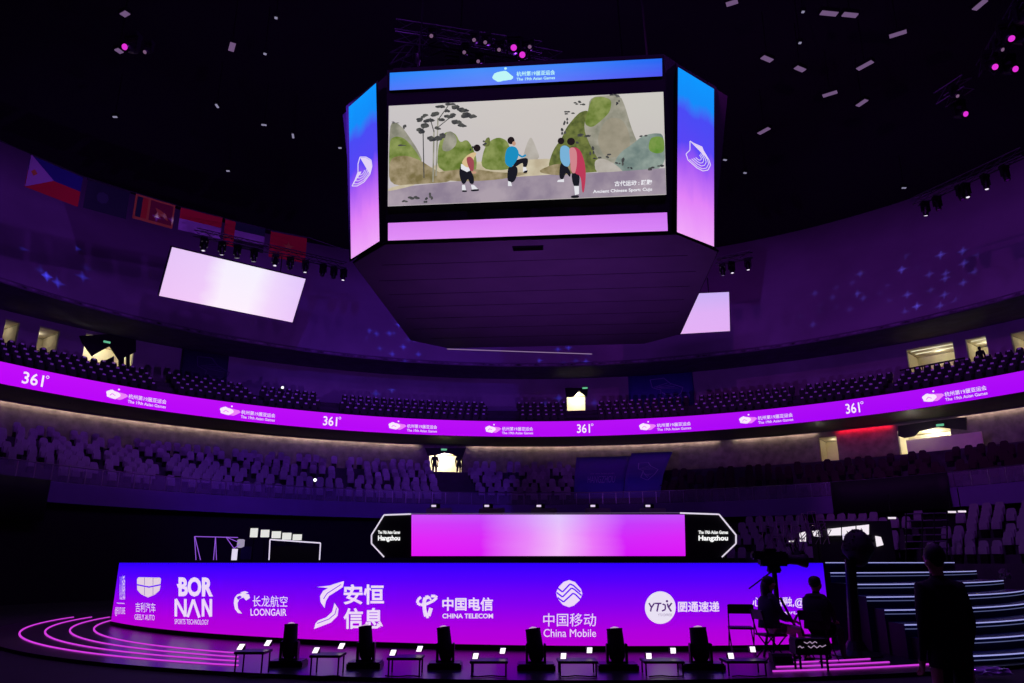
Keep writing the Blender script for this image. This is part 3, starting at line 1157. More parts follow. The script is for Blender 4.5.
# the picture the video screen shows: a painted landscape with four players
def vid(A):
    gnd = noise_emit('v_ground', (140, 126, 146), (172, 158, 170), 1.5)
    sand = noise_emit('v_sand', (186, 172, 145), (206, 196, 170), 3)
    tan = noise_emit('v_tan', (120, 108, 70), (168, 152, 122), 4)
    green = noise_emit('v_green', (96, 116, 46), (140, 152, 88), 4)
    dgreen = noise_emit('v_dark_green', (78, 88, 46), (116, 124, 66), 6)
    grey = noise_emit('v_grey', (128, 128, 112), (166, 162, 148), 3)
    grey2 = noise_emit('v_pale_grey', (168, 160, 150), (186, 180, 172), 3)
    teal = noise_emit('v_teal', (108, 126, 122), (146, 160, 152), 3)
    bright = noise_emit('v_bright_green', (92, 136, 50), (122, 150, 74), 4)
    ink = noise_emit('v_ink', (52, 52, 58), (84, 84, 82), 9)
    A.soft([(522, 160), (527, 143), (531, 136), (535, 145), (541, 160)], grey2)
    A.soft([(430, 164), (470, 162), (520, 160), (560, 158), (575, 175), (520, 180), (430, 182)], sand)
    A.soft([(389.5, 124), (396, 122), (403, 128), (410, 138), (418, 150), (424, 164), (389, 170)], grey)
    A.soft([(389, 140), (396, 136), (404, 138), (412, 146), (419, 156), (424, 166), (432, 176), (389, 182)], green)
    A.soft([(389, 158), (405, 155), (420, 160), (432, 168), (446, 176), (452, 182), (420, 184), (389, 186)], tan)
    A.soft([(437, 172), (438, 146), (443, 134), (449, 131), (456, 134), (460, 143), (467, 139), (473, 148), (477, 160), (476, 173)], green)
    A.soft([(441, 150), (446, 132), (452, 131), (457, 138), (456, 146), (448, 152)], grey)
    A.soft([(480, 170), (484, 148), (491, 140), (499, 137), (508, 141), (512, 156), (513, 170)], green)
    A.soft([(483, 147), (486, 138), (490, 137), (490, 146)], dgreen)
    A.soft([(548, 166), (553, 150), (562, 138), (566, 128), (574, 118), (580, 112), (588, 110), (592, 118), (598, 150), (606, 165), (604, 172), (552, 174)], dgreen)
    A.soft([(583, 128), (588, 112), (590, 96.2), (620, 94.7), (625, 106), (632, 130), (641, 150), (650, 166), (606, 170), (592, 150)], grey)
    A.soft([(584, 124), (588, 110), (592, 97.5), (603, 96.5), (612, 100), (610, 112), (602, 120), (592, 128)], green)
    A.soft([(596, 140), (606, 118), (622, 118), (630, 134), (630, 152), (606, 160)], noise_emit('v_stone', (142, 136, 118), (160, 152, 134), 3))
    A.soft([(610, 174), (618, 154), (634, 143), (642, 136), (654, 133), (664.3, 134), (665.3, 172)], teal)
    A.soft([(648, 150), (650, 138), (658, 136), (664, 138), (664.6, 152), (656, 154)], bright)
    A.soft([(594, 160), (604, 158), (618, 166), (625, 174), (596, 174)], grey2)
    A.poly([(388.2, 189), (420, 185), (450, 182), (500, 178), (560, 174), (610, 172), (665.2, 168), (666.2, 194.2), (387.9, 205.9)], gnd)
    A.soft([(388.1, 188.5), (400, 185), (418, 184), (404, 188), (388.1, 191.5)], sand)
    A.soft([(430, 173), (470, 168), (500, 173), (535, 172), (500, 180), (450, 182)], tan)
    A.soft([(535, 172), (556, 163), (575, 166), (580, 172), (560, 176)], tan)
    # tree
    for x0, y0, x1, y1, w in ((423, 128, 424, 178, 1.0), (434, 130, 433, 182, 1.5), (438, 118, 436, 176, 1.3), (434, 132, 430, 118, .9), (438, 120, 448, 106, .9), (437, 128, 452, 116, .8)):
        A.line([(x0, y0), (x1, y1)], w, grey if w > 1 else ink)
    for x, y, a, b in ((421, 131, 5, 2.4), (424, 126, 5.5, 2.6), (420, 120, 4, 1.8), (428, 121, 5, 2.2), (425, 116, 3.4, 1.6), (435, 114, 4.5, 2), (441, 119, 3.5, 2),
                       (441, 106, 4.5, 1.6), (449, 104, 5, 1.5), (456, 107, 5, 2.2), (462, 110.5, 6, 2.4), (469, 114.5, 7, 2.8), (450, 116, 5, 2), (455, 122, 5, 2.4), (461, 125.5, 4.5, 1.8),
                       (431, 138, 5, 2.4), (440, 136.5, 5, 3), (437, 128, 3, 1.5), (447, 111, 2.4, 1.6)):
        for t in range(4):
            A.poly(blob_pts(x + random.uniform(-a, a) * .7, y + random.uniform(-b, b) * .7, 1.3 * a, 1.5 * b, int(x * 7 + y + t), 10), ink)
    for x, y, a, b in ((578, 103, 4, 2), (583, 104.5, 4, 1.4), (569, 113, 5, 2), (566, 122, 2.5, 4), (563, 132, 3, 4), (582, 136, 8, 2.2), (592, 150, 2.4, 5), (596, 158, 5, 1.6),
                       (575, 143, 4, 2), (624, 160, 2.6, 5), (618, 164, 3, 2), (609, 156, 3, 2.4), (630, 168, 3, 1.5), (643, 136, 4, 1.4), (652, 168, 5, 2.5), (661, 166, 4, 2), (414, 199, 6, 3),
                       (406, 202, 4, 2), (425, 200, 3, 3), (431, 197, 3, 4), (395, 122.5, 4, 1), (405, 129, 2, 4), (403, 145, 6, 1.2), (472, 148, 2, 3), (614, 96, 6, 1.6), (618, 102, 2, 3), (484, 143, 3, 2.5)):
        for t in range(4):
            A.poly(blob_pts(x + random.uniform(-a, a) * .8, y + random.uniform(-b, b) * .8, a * .8, b * .8, int(x + y + t * 9), 9), ink)
    # players
    hair, white = emit('v_hair', (34, 26, 30), 1), emit('v_white', (226, 226, 232), 1)
    black, skin = emit('v_black', (26, 26, 36), 1), emit('v_skin', (196, 150, 126), 1)
    # bending player on the left
    A.soft([(460, 166), (467, 166), (471, 171), (474, 177), (474, 184), (470, 184), (468, 178), (465, 184), (462, 184), (459, 174)], black)
    A.poly([(461, 164), (468, 165), (471, 170), (467, 172), (461, 169)], white)
    A.soft([(461, 163), (466, 156), (473, 152), (477, 153), (474, 158), (472, 166), (467, 168)], emit('v_cream_top', (214, 186, 140), 1))
    A.soft([(466, 158), (470, 156), (474, 160), (474, 170), (471, 172), (468, 166)], emit('v_red_sleeve', (158, 74, 84), 1))
    A.ell(477, 148, 3.6, 3.6, hair)
    A.ell(474, 172.5, 2.4, 1.2, skin)
    A.poly([(462, 185), (465, 185), (466, 190), (462, 191)], white)
    A.poly([(471, 185), (474, 185), (478, 189), (472, 190)], white)
    A.soft([(462, 190), (467, 190.5), (467, 192), (462, 192)], black)
    A.soft([(471, 189.5), (479, 189), (479, 191), (471, 191.5)], black)
    # kicking player in blue
    blue = emit('v_blue', (28, 140, 190), 1)
    A.soft([(508, 166), (517, 166), (518, 172), (515, 181), (511, 183), (507, 180)], black)
    A.soft([(512, 162), (522, 158), (528, 158), (528, 163), (526, 168), (523, 167), (523, 162), (514, 168)], black)
    A.soft([(507, 148), (511, 146), (516, 147), (519, 152), (518, 158), (515, 163), (511, 168), (505, 164), (505, 155)], blue)
    A.line([(515, 152), (522, 157), (526, 155)], 1.8, blue)
    A.ell(511, 140.5, 3.6, 3.8, hair)
    A.ell(514, 143.5, 1.8, 2.2, skin)
    A.poly([(508, 181), (511, 182), (512, 186), (508, 186)], white)
    A.poly([(523, 167), (526, 167), (527, 171), (523, 172)], white)
    A.soft([(524, 171), (528, 170), (527, 173), (523, 173)], black)
    # pale blue player
    lb = emit('v_pale_blue', (120, 176, 214), 1)
    A.soft([(560, 163), (565, 163), (571, 172), (570, 178), (566, 172), (563, 180), (559, 178)], black)
    A.soft([(560, 147), (565, 145), (570, 148), (571, 158), (569, 167), (564, 166), (560, 160)], lb)
    A.ell(561, 141, 3.4, 3.4, hair)
    A.poly([(558, 180), (564, 179), (564, 182), (557, 182)], white)
    # red robed player
    rd = emit('v_red', (186, 58, 88), 1)
    pk = emit('v_pink', (206, 132, 140), 1)
    A.soft([(571, 172), (580, 173), (579, 188), (573, 186)], black)
    A.soft([(570, 148), (576, 147), (581, 151), (585, 163), (586, 176), (584, 193), (582, 192), (581, 176), (574, 173), (571, 162)], rd)
    A.soft([(569, 148), (574, 147), (577, 152), (577, 165), (575, 174), (571, 172), (570, 160)], pk)
    A.ell(571, 141.5, 4, 3.8, hair)
    A.poly([(574, 186), (579, 186), (579, 194), (575, 195)], white)
    A.soft([(571, 195.5), (579, 195), (579, 198), (571, 198.2)], black)
    tx = emit('v_text', (240, 240, 246), 1)
    A.text('古代运动 : 蹴鞠', 614.5, 652, 181, 186.5, tx, tilt=-1.6, bold=.02, lift=.16)
    A.text('Ancient Chinese Sport: Cuju', 593, 652, 190, 194.2, tx, tilt=-2.6, bold=.02, lift=.16)


A = Art(SM)
vid(A)
A.build('video_picture', board)
A = Art(SM)
cy = emit('cyan_white', (190, 246, 246), 1)
A.poly(blob_pts(502, 76.5, 20, 10, 5), cy)
A.ell(505.5, 68.5, 1.4, 1.2, cy)
A.build('emblem', board)
A = Art(SM)
A.text('杭州第19届亚运会', 516.5, 555, 71.5, 76.5, cy, tilt=-1.7, bold=.02)
A.text('The 19th Asian Games', 516.5, 555, 77.8, 80.8, cy, tilt=-1.7, bold=.02)
A.build('lettering', board)
for surf, pts in ((SR, [(690, 141), (693, 143), (702, 147), (703, 150), (709, 160), (710.5, 165), (708, 170), (703, 171), (697, 168), (688, 160), (686, 154), (690, 150)]),
                  (SL, [(360, 157), (366, 157), (371, 160), (372, 166), (370, 174), (364, 182), (357, 186), (352, 186), (355, 180), (358, 172), (358, 164)])):
    A = Art(surf)
    cx = sum(p[0] for p in pts) / len(pts)
    cyy = sum(p[1] for p in pts) / len(pts)
    pl = emit('pale_line', (226, 210, 246), 1)
    A.line(pts + [pts[0]], .9, pl)
    for t in (.25, .45, .65, .85):
        A.line([(cx + (x - cx) * t, cyy + (y - cyy) * t) for x, y in pts[3:10]], .7, pl)
    top = pts[:5]
    A.poly([(cx + (x - cx) * .95, cyy + (y - cyy) * .95) for x, y in top], pl)
    A.build('emblem', board)

# ================================================================= THE TWO SCREENS HUNG AT THE BACK
def hung_screen(cor, label, m, link):
    root = thing('hanging_screen', label, 'led screen', (cor[0] + cor[1]) / 2)
    o0 = (cor[0] + cor[1]) / 2
    C = [p - o0 for p in cor]
    N = (C[1] - C[0]).cross(C[2] - C[0]).normalized()
    if N.y > 0:
        N = -N
    mb = MB()
    mb.face([C[3], C[2], C[1], C[0]], m, uv=[(0, 0), (1, 0), (1, 1), (0, 1)])
    mb.build('screen', root)
    mb = MB()
    cc = (C[0] + C[1] + C[2] + C[3]) / 4
    B = [cc + (p - cc) * 1.01 - N * .02 for p in C]
    D = [p - N * .25 for p in B]
    mb.mesh(B + D, [(0, 1, 2, 3), (7, 6, 5, 4)] + [(i, 4 + i, 4 + (i + 1) % 4, (i + 1) % 4) for i in range(4)], BLACKMETAL)
    mb.build('housing', root)
    for t in (.2, .8):
        p = C[0].lerp(C[1], t) - N * .12
        MB().bar(p, p + Vector((0, 0, link)), .03, BLACKMETAL).build('hanger', root)
    return root


LS = [Vector(p) for p in ((-17.28, 35.22, 16.97), (-11.67, 39.69, 16.97), (-12.54, 40.78, 14.74), (-18.14, 36.31, 14.74))]
hung_screen(LS, 'tilted white and pale pink screen hanging left of the scoreboard', screen_mat('left_hung_picture',
            u_stops=[(0, (232, 186, 244)), (.26, (238, 196, 248)), (.4, (255, 250, 255)), (.62, (255, 252, 255)), (.78, (242, 214, 252)), (1, (228, 190, 250))],
            v_stops=[(0, (250, 215, 252)), (1, (225, 215, 255))], mix=.35, noise=.1), 1.0)
# the right one, mostly hidden by the scoreboard
RS = [ony(630, 296.5, 43.2), ony(729, 292, 43.0), ony(730, 331, 43.4), ony(628, 337, 43.6)]
hung_screen(RS, 'tilted lilac and pink screen half hidden behind the right of the scoreboard', screen_mat('right_hung_picture',
            u_stops=[(0, (228, 180, 248)), (1, (214, 170, 244))], v_stops=[(0, (232, 178, 246)), (.5, (226, 178, 246)), (1, (196, 178, 246))], mix=.7), 1.0)

# ================================================================= RIGGING: truss with fixtures, flags
def hang_light(label, p, rz=0, lens=None, tiltx=0.0, group=None, sc=1.0):
    root = thing('stage_moving_light', label, 'stage light', p, rz, group)
    root.scale = (sc, sc, sc)
    MB().box((0, 0, -.09), (.42, .3, .18), BLACKMETAL, bev=.02).build('base', root)
    y = MB()
    y.box((-.2, 0, -.38), (.05, .16, .44), BLACKMETAL)
    y.box((.2, 0, -.38), (.05, .16, .44), BLACKMETAL)
    y.box((0, 0, -.2), (.44, .16, .05), BLACKMETAL)
    y.build('yoke', root)
    mx = Matrix.Rotation(tiltx, 3, 'X')
    h = MB().lathe([(.10, .26), (.15, .18), (.16, -.05), (.14, -.24), (.15, -.32)], BLACKMETAL, (0, 0, -.5), 14, mx).build('head', root, True)
    le = MB()
    le.lathe([(.0, -.325), (.09, -.325), (.09, -.335), (.0, -.335)], lens or mat('dark_lens', (30, 30, 40), .1), (0, 0, -.5), 14, mx)
    le.build('lens', root)
    return root


def truss(label, a, b, w=.35, group=None):
    a, b = Vector(a), Vector(b)
    root = thing('lighting_truss', label, 'truss', a, 0, group)
    d = (b - a)
    L = d.length
    d.normalize()
    side = d.cross(Vector((0, 0, 1))).normalized()
    upv = Vector((0, 0, 1))
    cor = [side * w / 2 + upv * w / 2, -side * w / 2 + upv * w / 2, -side * w / 2 - upv * w / 2, side * w / 2 - upv * w / 2]
    mb = MB()
    for c in cor:
        mb.bar(c, c + d * L, .028, STEELD, 6)
    mb.build('chords', root)
    mb = MB()
    n = max(2, int(L / .6))
    for i in range(n):
        p, q = d * (L * i / n), d * (L * (i + 1) / n)
        for j in range(4):
            mb.bar(p + cor[j], q + cor[(j + 1) % 4], .014, STEELD, 5)
    mb.build('lattice', root)
    return root


STEELD = mat('dark_truss_metal', (70, 68, 76), .4, .7)
WHL = emit('fixture_white', (235, 225, 245), 1.1)
MAG = emit('fixture_magenta', (225, 50, 215), 1.0)

# flag line (left) with flags hanging from it
FR = 22.0
flag_px = [  # TL, TR, height in rows, kind, label
    ((31, 154.5), (83, 177), 34, 'ph', 'dim flag with white triangle between blue and red, leftmost on the cable'),
    ((88, 179), (130, 192), 30, 'dk', 'very dark green flag between the triangle flag and the maroon one'),
    ((136, 193), (175.5, 205), 26, 'lk', 'maroon flag with gold border and an orange stripe on the hanging cable'),
    ((181, 207), (222.5, 217.5), 23, 'rw', 'flag with a red upper half and white lower half on the hanging cable'),
    ((225.5, 219), (265.5, 228.5), 26, 'ae', 'flag with red bar at the hoist and green, white and black stripes'),
    ((271, 231), (307, 238), 26, 'cn', 'plain red flag with faint gold stars, nearest the scoreboard')]
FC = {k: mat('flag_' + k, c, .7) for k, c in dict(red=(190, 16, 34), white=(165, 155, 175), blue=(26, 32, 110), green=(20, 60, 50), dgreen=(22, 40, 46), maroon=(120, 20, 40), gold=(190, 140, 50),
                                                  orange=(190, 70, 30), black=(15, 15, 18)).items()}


def flag(TL, TR, h, kind, label):
    p0, p1 = oncyl(*TL, FR), oncyl(*TR, FR)
    zb0 = oncyl(TL[0], TL[1] + h, FR).z
    zb1 = oncyl(TR[0], TR[1] + h, FR).z
    hh = ((p0.z - zb0) + (p1.z - zb1)) / 2
    root = thing('national_flag', label, 'flag', p0)
    e = p1 - p0
    nrm = Vector((e.y, -e.x, 0)).normalized()

    def P(u, v, l=0):
        return e * u + Vector((0, 0, -hh * v)) + nrm * (.006 * math.sin(u * 9) + l)

    def patch(u0, u1, v0, v1, m, l=0.0):
        mb = MB()
        n = 6
        for i in range(n):
            a, b = u0 + (u1 - u0) * i / n, u0 + (u1 - u0) * (i + 1) / n
            for s in (l + .006, l - .006):
                mb.face([P(a, v0, s), P(b, v0, s), P(b, v1, s), P(a, v1, s)], m)
        return mb
    C = FC
    mb = MB()

    def add(m2, lift):
        for pts, mm in m2:
            for s in (1, -1):
                mb.face([P(u, v, lift * s) for u, v in pts], mm)

    def R(u0, u1, v0, v1, m, lift=.006):
        n = 6
        for i in range(n):
            a, b = u0 + (u1 - u0) * i / n, u0 + (u1 - u0) * (i + 1) / n
            add([([(a, v0), (b, v0), (b, v1), (a, v1)], m)], lift)
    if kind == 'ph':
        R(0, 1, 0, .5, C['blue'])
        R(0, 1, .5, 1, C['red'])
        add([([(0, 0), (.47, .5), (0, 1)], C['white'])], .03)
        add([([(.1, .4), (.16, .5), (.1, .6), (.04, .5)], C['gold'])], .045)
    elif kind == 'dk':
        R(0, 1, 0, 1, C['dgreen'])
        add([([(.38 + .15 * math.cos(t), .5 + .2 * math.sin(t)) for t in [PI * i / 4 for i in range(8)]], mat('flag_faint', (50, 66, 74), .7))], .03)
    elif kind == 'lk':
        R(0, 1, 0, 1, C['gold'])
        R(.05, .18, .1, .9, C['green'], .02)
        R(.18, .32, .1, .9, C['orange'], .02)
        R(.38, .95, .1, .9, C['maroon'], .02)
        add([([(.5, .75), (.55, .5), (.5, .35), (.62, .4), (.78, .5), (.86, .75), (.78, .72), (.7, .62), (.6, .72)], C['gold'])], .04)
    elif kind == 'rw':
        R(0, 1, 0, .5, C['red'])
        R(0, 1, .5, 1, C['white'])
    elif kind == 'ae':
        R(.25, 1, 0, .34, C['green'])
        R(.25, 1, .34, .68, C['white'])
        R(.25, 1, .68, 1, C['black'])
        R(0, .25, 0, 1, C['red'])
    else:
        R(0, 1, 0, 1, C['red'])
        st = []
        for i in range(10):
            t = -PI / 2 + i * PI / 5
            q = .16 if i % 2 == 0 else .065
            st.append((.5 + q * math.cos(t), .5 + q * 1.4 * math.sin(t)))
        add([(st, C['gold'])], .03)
    mb.build('cloth', root)
    MB().bar(P(-.01, 0), P(1.01, 0), .035, STEELD).build('top_bar', root)


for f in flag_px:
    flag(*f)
cab = MB()
prev = None
for x, y in ((0, 141), (31, 154), (83, 176), (133, 192), (180, 206.5), (224, 218), (268, 229.5), (310, 238), (345, 250)):
    p = oncyl(x, y, FR)
    if prev:
        cab.bar(prev, p, .02, STEELD, 6)
    prev = p
tag(cab.build('flag_cable'), 'thin cable sloping along the tops of the hanging flags', 'cable')

# left lighting truss above the tilted screen, right truss by the roof edge
TL_ = [oncyl(x, y, 20.8) for x, y in ((195, 232), (250, 246), (345, 266))]
truss('dark lighting truss just above the tilted left screen', TL_[0], TL_[2] + Vector((0, 0, 0)))
for i, (x, wh) in enumerate(((204, 1), (220, 1), (234, 0), (250, 0), (271, 1), (286, 0), (302, 1), (321, 0), (333, 0), (344, 1))):
    t = (x - 195) / 150
    p = TL_[0].lerp(TL_[2], t) - Vector((0, 0, .2))
    pos = ['first', 'second', 'third', 'fourth', 'fifth', 'sixth', 'seventh', 'eighth', 'ninth', 'tenth'][i]
    hang_light('black moving light, %s from left above the tilted screen' % pos, p, random.uniform(-.4, .4), WHL if wh else None, random.uniform(-.3, .3), 'lights on the left truss', .85)
for (a, b, lab, xs) in (((716, 262), (752, 254), 'short dark truss at the right corner of the scoreboard', ((722, 0), (731, 1), (747, 1))),
                        ((915, 202), (1024, 152), 'dark lighting truss crossing the roof edge at the right', ((925, 1), (938, 0), (962, 0), (968, 1), (987, 1), (1005, 0)))):
    pa, pb = oncyl(*a, 21), oncyl(*b, 21)
    truss(lab, pa, pb)
    for i, (x, wh) in enumerate(xs):
        t = (x - a[0]) / (b[0] - a[0])
        p = pa.lerp(pb, t) - Vector((0, 0, .2))
        pos = ['first', 'second', 'third', 'fourth', 'fifth', 'sixth'][i]
        hang_light('black moving light, %s from left on the %s' % (pos, 'short truss by the scoreboard' if a[0] < 800 else 'right roof edge truss'), p, random.uniform(-.4, .4), WHL if wh else None,
                   random.uniform(-.3, .3), 'lights on the right trusses', .85)

# rigging high above the scoreboard, lit magenta here and there
rig = [((395, 30), (540, 52), 19.2), ((395, 62), (440, 40), 19.2), ((440, 40), (560, 62), 19.4), ((985, 70), (1030, -5), 19.0), ((940, 100), (968, 82), 19.0)]
labs = ['upper truss crossing above the left half of the scoreboard', 'short truss rising to the left above the scoreboard', 'lower truss just above the scoreboard top',
        'lighting truss in the top right corner of the picture', 'short truss piece below the top right corner']
for (a, b, z), l in zip(rig, labs):
    truss(l, onz(*a, z), onz(*b, z), .5)
fx = [(418, 52, 0), (432, 31, 1), (452, 62, 2), (466, 48, 1), (475, 36, 1), (487, 38, 1), (500, 44, 1), (514, 39, 2), (523, 44, 2), (530, 43, 1), (480, 58, 1), (473, 65, 1),
      (1004, 26, 2), (1016, 30, 3), (988, 56, 2), (1006, 60, 2), (1020, 8, 2), (996, 44, 1), (953, 90, 1), (957, 105, 2), (134, 38, 2), (150, 46, 1)]
for i, (x, y, k) in enumerate(fx):
    p = onz(x, y - 4, 19.0)
    m = [mat('lit_clamp', (150, 140, 160), .4), emit('fixture_dim_pink', (150, 110, 150), .6), MAG, emit('fixture_hot', (255, 200, 250), 1.4)][k]
    if x < 200:
        w = 'at the upper left of the picture'
    elif x < 600:
        w = 'above the scoreboard, in the rigging over its screen'
    else:
        w = 'in the rigging at the top right corner'
    sp = ['grey', 'pale pink', 'glowing magenta', 'brightest white-pink'][k]
    lx = ['leftmost', 'left', 'middle', 'right', 'rightmost']
    hang_light('%s stage light %s, %s' % (sp, w, 'near column %s' % ('left' if i % 2 else 'right')) if False else '%s hanging stage light %s' % (sp, w), p, random.uniform(-.3, .3) if k else random.uniform(-1, 1), m, -.85 + random.uniform(-.25, .25) if k else .7,
               'rigging lights ' + w, (.8, .7, 1.15, 1.1)[k])

# thin bright batten behind the scoreboard's lower edge, its brightness painted as glow
p0, p1 = oncyl(447, 349, 14), oncyl(592, 354, 14)
mb = MB().bar(p0, p1, .02, emit('trusswork_painted_glow', (170, 140, 180), .7))
tag(mb.build('trusswork_line'), 'thin pale batten showing just below the scoreboard underside', 'trusswork')

# rectangular roof lamps, unlit, the light they catch painted as a weak glow
RL = [(125, 14, 6, -.5), (119, 51, 7, .6), (232, 47, 8, -1.3), (732, 3, 12, -.3), (898, 34, 18, -.3), (865, 65.5, 17, -.5), (830, 94, 15, -.3), (862, 103, 11, -.6), (764, 131, 12, -.5), (980, 5, 15, -.7),
      (829, 13.5, 16, .1), (850, 15, 14, .1), (767, 59, 10, .4), (800, 69, 9, .4), (217, 106, 4, 1), (264, 125, 5, .1), (293, 136, 4, 1.4), (276, 18, 3, .2), (265, 54, 3, .3), (800, 43, 2.5, 0), (803, 12, 2.5, 0), (745, 173, 2.5, .2),
      (725, 160, 3, .2), (904, 188, 4, 0), (115, 117, 4, 0), (228, 171, 3, 0), (340, 148, 3, 0)]
big = emit('roof_lamp_painted_sheen', (120, 92, 134), .8)
small = emit('roof_painted_glint', (150, 145, 175), .8)
names_v = {0: 'upper left', 1: 'upper right'}
for i, (x, y, L, t) in enumerate(RL):
    z = 24.0
    a, b = onz(x - L / 2 * math.cos(t), y - L / 2 * math.sin(t), z), onz(x + L / 2 * math.cos(t), y + L / 2 * math.sin(t), z)
    c = (a + b) / 2
    d = b - a
    rz = math.atan2(d.y, d.x)
    isbig = L > 5.5
    side = 'left' if x < 400 else 'right'
    lab = ('long pale roof lamp, dark area %s of the scoreboard, %s' % (side, ['high up at the top edge', 'in the upper rows', 'lower down towards the wall'][0 if y < 20 else (1 if y < 70 else 2)])
           if isbig else 'tiny glinting roof lamp %s of the scoreboard, %s' % (side, 'near the top edge' if y < 60 else 'lower towards the wall'))
    root = thing('roof_lamp', lab, 'roof lamp', c, rz, 'roof lamps, ' + lab)
    wd = d.length
    hw = .12 if isbig else .05
    MB().box((0, 0, .1), (wd + .1, hw * 2 + .1, .16), BLACKMETAL).build('housing', root)
    MB().box((0, 0, 0), (wd, hw * 2, .04), big if isbig else small).build('diffuser', root)
    MB().bar((0, 0, .1), (0, 0, 2.6), .02, BLACKMETAL).build('hanger', root)

# ================================================================= STAGE
SX, SY, SRAD = 2.2, 30.65, 16.1
ZB = .15


def led(px, py, l=0):
    return oncyl(px, py, SRAD + l, SX, SY, far=False)


def ledp(t, z, l=0):
    return Vector((SX + (SRAD + l) * math.sin(t), SY - (SRAD + l) * math.cos(t), z))


tl = -math.asin(min(1, (SX - led(114, 600).x) / SRAD))
trr = math.asin((led(827, 600).x - SX) / SRAD)
stage = thing('stage', 'curved stage with a long purple LED front carrying white sponsor names', 'stage', (SX, SY - SRAD, 0))
so = Vector((SX, SY - SRAD, 0))
mb = MB()
lm = screen_mat('stage_led_picture', v_stops=[(0, (184, 0, 214)), (.18, (174, 0, 222)), (.5, (128, 0, 240)), (.78, (84, 0, 252)), (1, (44, 0, 255))])
n = 80
for i in range(n):
    a, b = tl + (trr - tl) * i / n, tl + (trr - tl) * (i + 1) / n
    mb.face([ledp(a, ZB) - so, ledp(b, ZB) - so, ledp(b, 1.585) - so, ledp(a, 1.585) - so], lm, uv=[(i / n, 0), ((i + 1) / n, 0), ((i + 1) / n, 1), (i / n, 1)])
mb.build('led_front', stage)
mb = MB()
DECK = mat('stage_deck_black', (16, 15, 20), .25)
for i in range(n):
    a, b = tl + (trr - tl) * i / n, tl + (trr - tl) * (i + 1) / n
    mb.face([ledp(a, 0) - so, ledp(b, 0) - so, ledp(b, ZB, .02) - so, ledp(a, ZB, .02) - so], BLACK)
    mb.face([ledp(a, 1.585, .02) - so, ledp(b, 1.585, .02) - so, ledp(b, 1.596, -.05) - so, ledp(a, 1.596, -.05) - so], BLACK)
# deck top
top = [ledp(tl + (trr - tl) * i / n, 1.59, -.04) for i in range(n + 1)]
back = [Vector((11.4, 19.5, 1.59)), Vector((11.4, 33, 1.59)), Vector((-10, 33, 1.59))]
mb.face([p - so for p in top + back], DECK)
mb.face([top[0] - so, back[-1] - so, Vector((-10, 33, 0)) - so, Vector((top[0].x, top[0].y, 0)) - so], BLACK)
mb.build('deck', stage)

GW = emit('logo_white', (236, 216, 250), 1.0)
SG = lambda x, y, l: led(x, y, l) - so


def sponsor(fn, name='sponsor_logo'):
    A = Art(SG)
    fn(A)
    return A.build(name, stage)


def tx(*a, **k):
    return lambda A: A.text(*a, **k)


def l_edge(A):
    A.text('心心相融', 119.5, 125, 575, 600, GW)
    A.line([(116.5, 603), (124.5, 603.5)], .6, GW)
    A.text('@FUTURE', 115, 125, 607, 616, GW)


def l_shield(A):
    A.poly([(137, 579), (138.5, 577.2), (160, 577.6), (161, 579), (160.5, 584), (149, 586.4), (137, 584)], mat('x', (0, 0, 0)) if False else emit('logo_beige', (226, 206, 226), 1))
    A.poly([(137, 585.4), (149, 587.8), (160.6, 585.4), (159.5, 590.5), (155, 594.5), (148, 597.5), (141, 594.2), (137.3, 590)], emit('logo_beige', (226, 206, 226), 1))
    sep = emit('logo_seam', (120, 70, 190), 1)
    A.line([(144.5, 577.6), (144.5, 585)], .45, sep)
    A.line([(153, 577.6), (153, 585)], .45, sep)
    A.line([(144.5, 587), (144.5, 595)], .45, sep)
    A.line([(153, 587), (153, 595)], .45, sep)
    A.text('吉利汽车', 135.5, 155.5, 602.3, 612, GW, tilt=.6)
    A.text('GEELY AUTO', 134.5, 154.5, 614.2, 619.6, GW, tilt=.8)


def l_bornan(A):
    A.text('BOR', 178.5, 213, 577, 596.5, GW, tilt=.3, bold=.045)
    A.poly([(176.5, 584), (180, 584), (180, 588), (178, 588)], GW)
    # N A N with a bar-less A
    for x0, pts in ((175.8, [(0, 1), (0, 0), (9.5, 1), (9.5, 0)]), (203, [(0, 1), (0, 0), (7.8, 1), (7.8, 0)])):
        A.line([(x0 + x, 598.5 + 17.5 * y + .5) for x, y in pts], 2.6, GW)
    A.line([(187.6, 617), (193.3, 599.5), (199.3, 617.5)], 2.6, GW)
    A.text('SPORTS TECHNOLOGY', 174.5, 208.5, 619, 624, GW, tilt=.8)


def l_loong(A):
    A.poly([(237, 594.5), (242, 593), (249, 594.5), (250, 598), (246, 600.5), (243.5, 597.5), (239.5, 599), (237.5, 603), (238, 608.5), (242, 613.5), (238, 613), (234.8, 609), (233.8, 603), (234.5, 598)], GW)
    A.poly([(240, 592.5), (245, 591), (248.5, 592.5), (245, 594)], GW)
    A.poly([(236.5, 597), (240, 595.5), (242, 597), (238, 600)], emit('logo_gap', (130, 20, 235), 1))
    A.text('长龙航空', 252.5, 287.5, 595.5, 606.8, GW, tilt=.2)
    A.text('LOONGAIR', 250.5, 286.5, 608.6, 615.6, GW, tilt=.3, bold=.01)


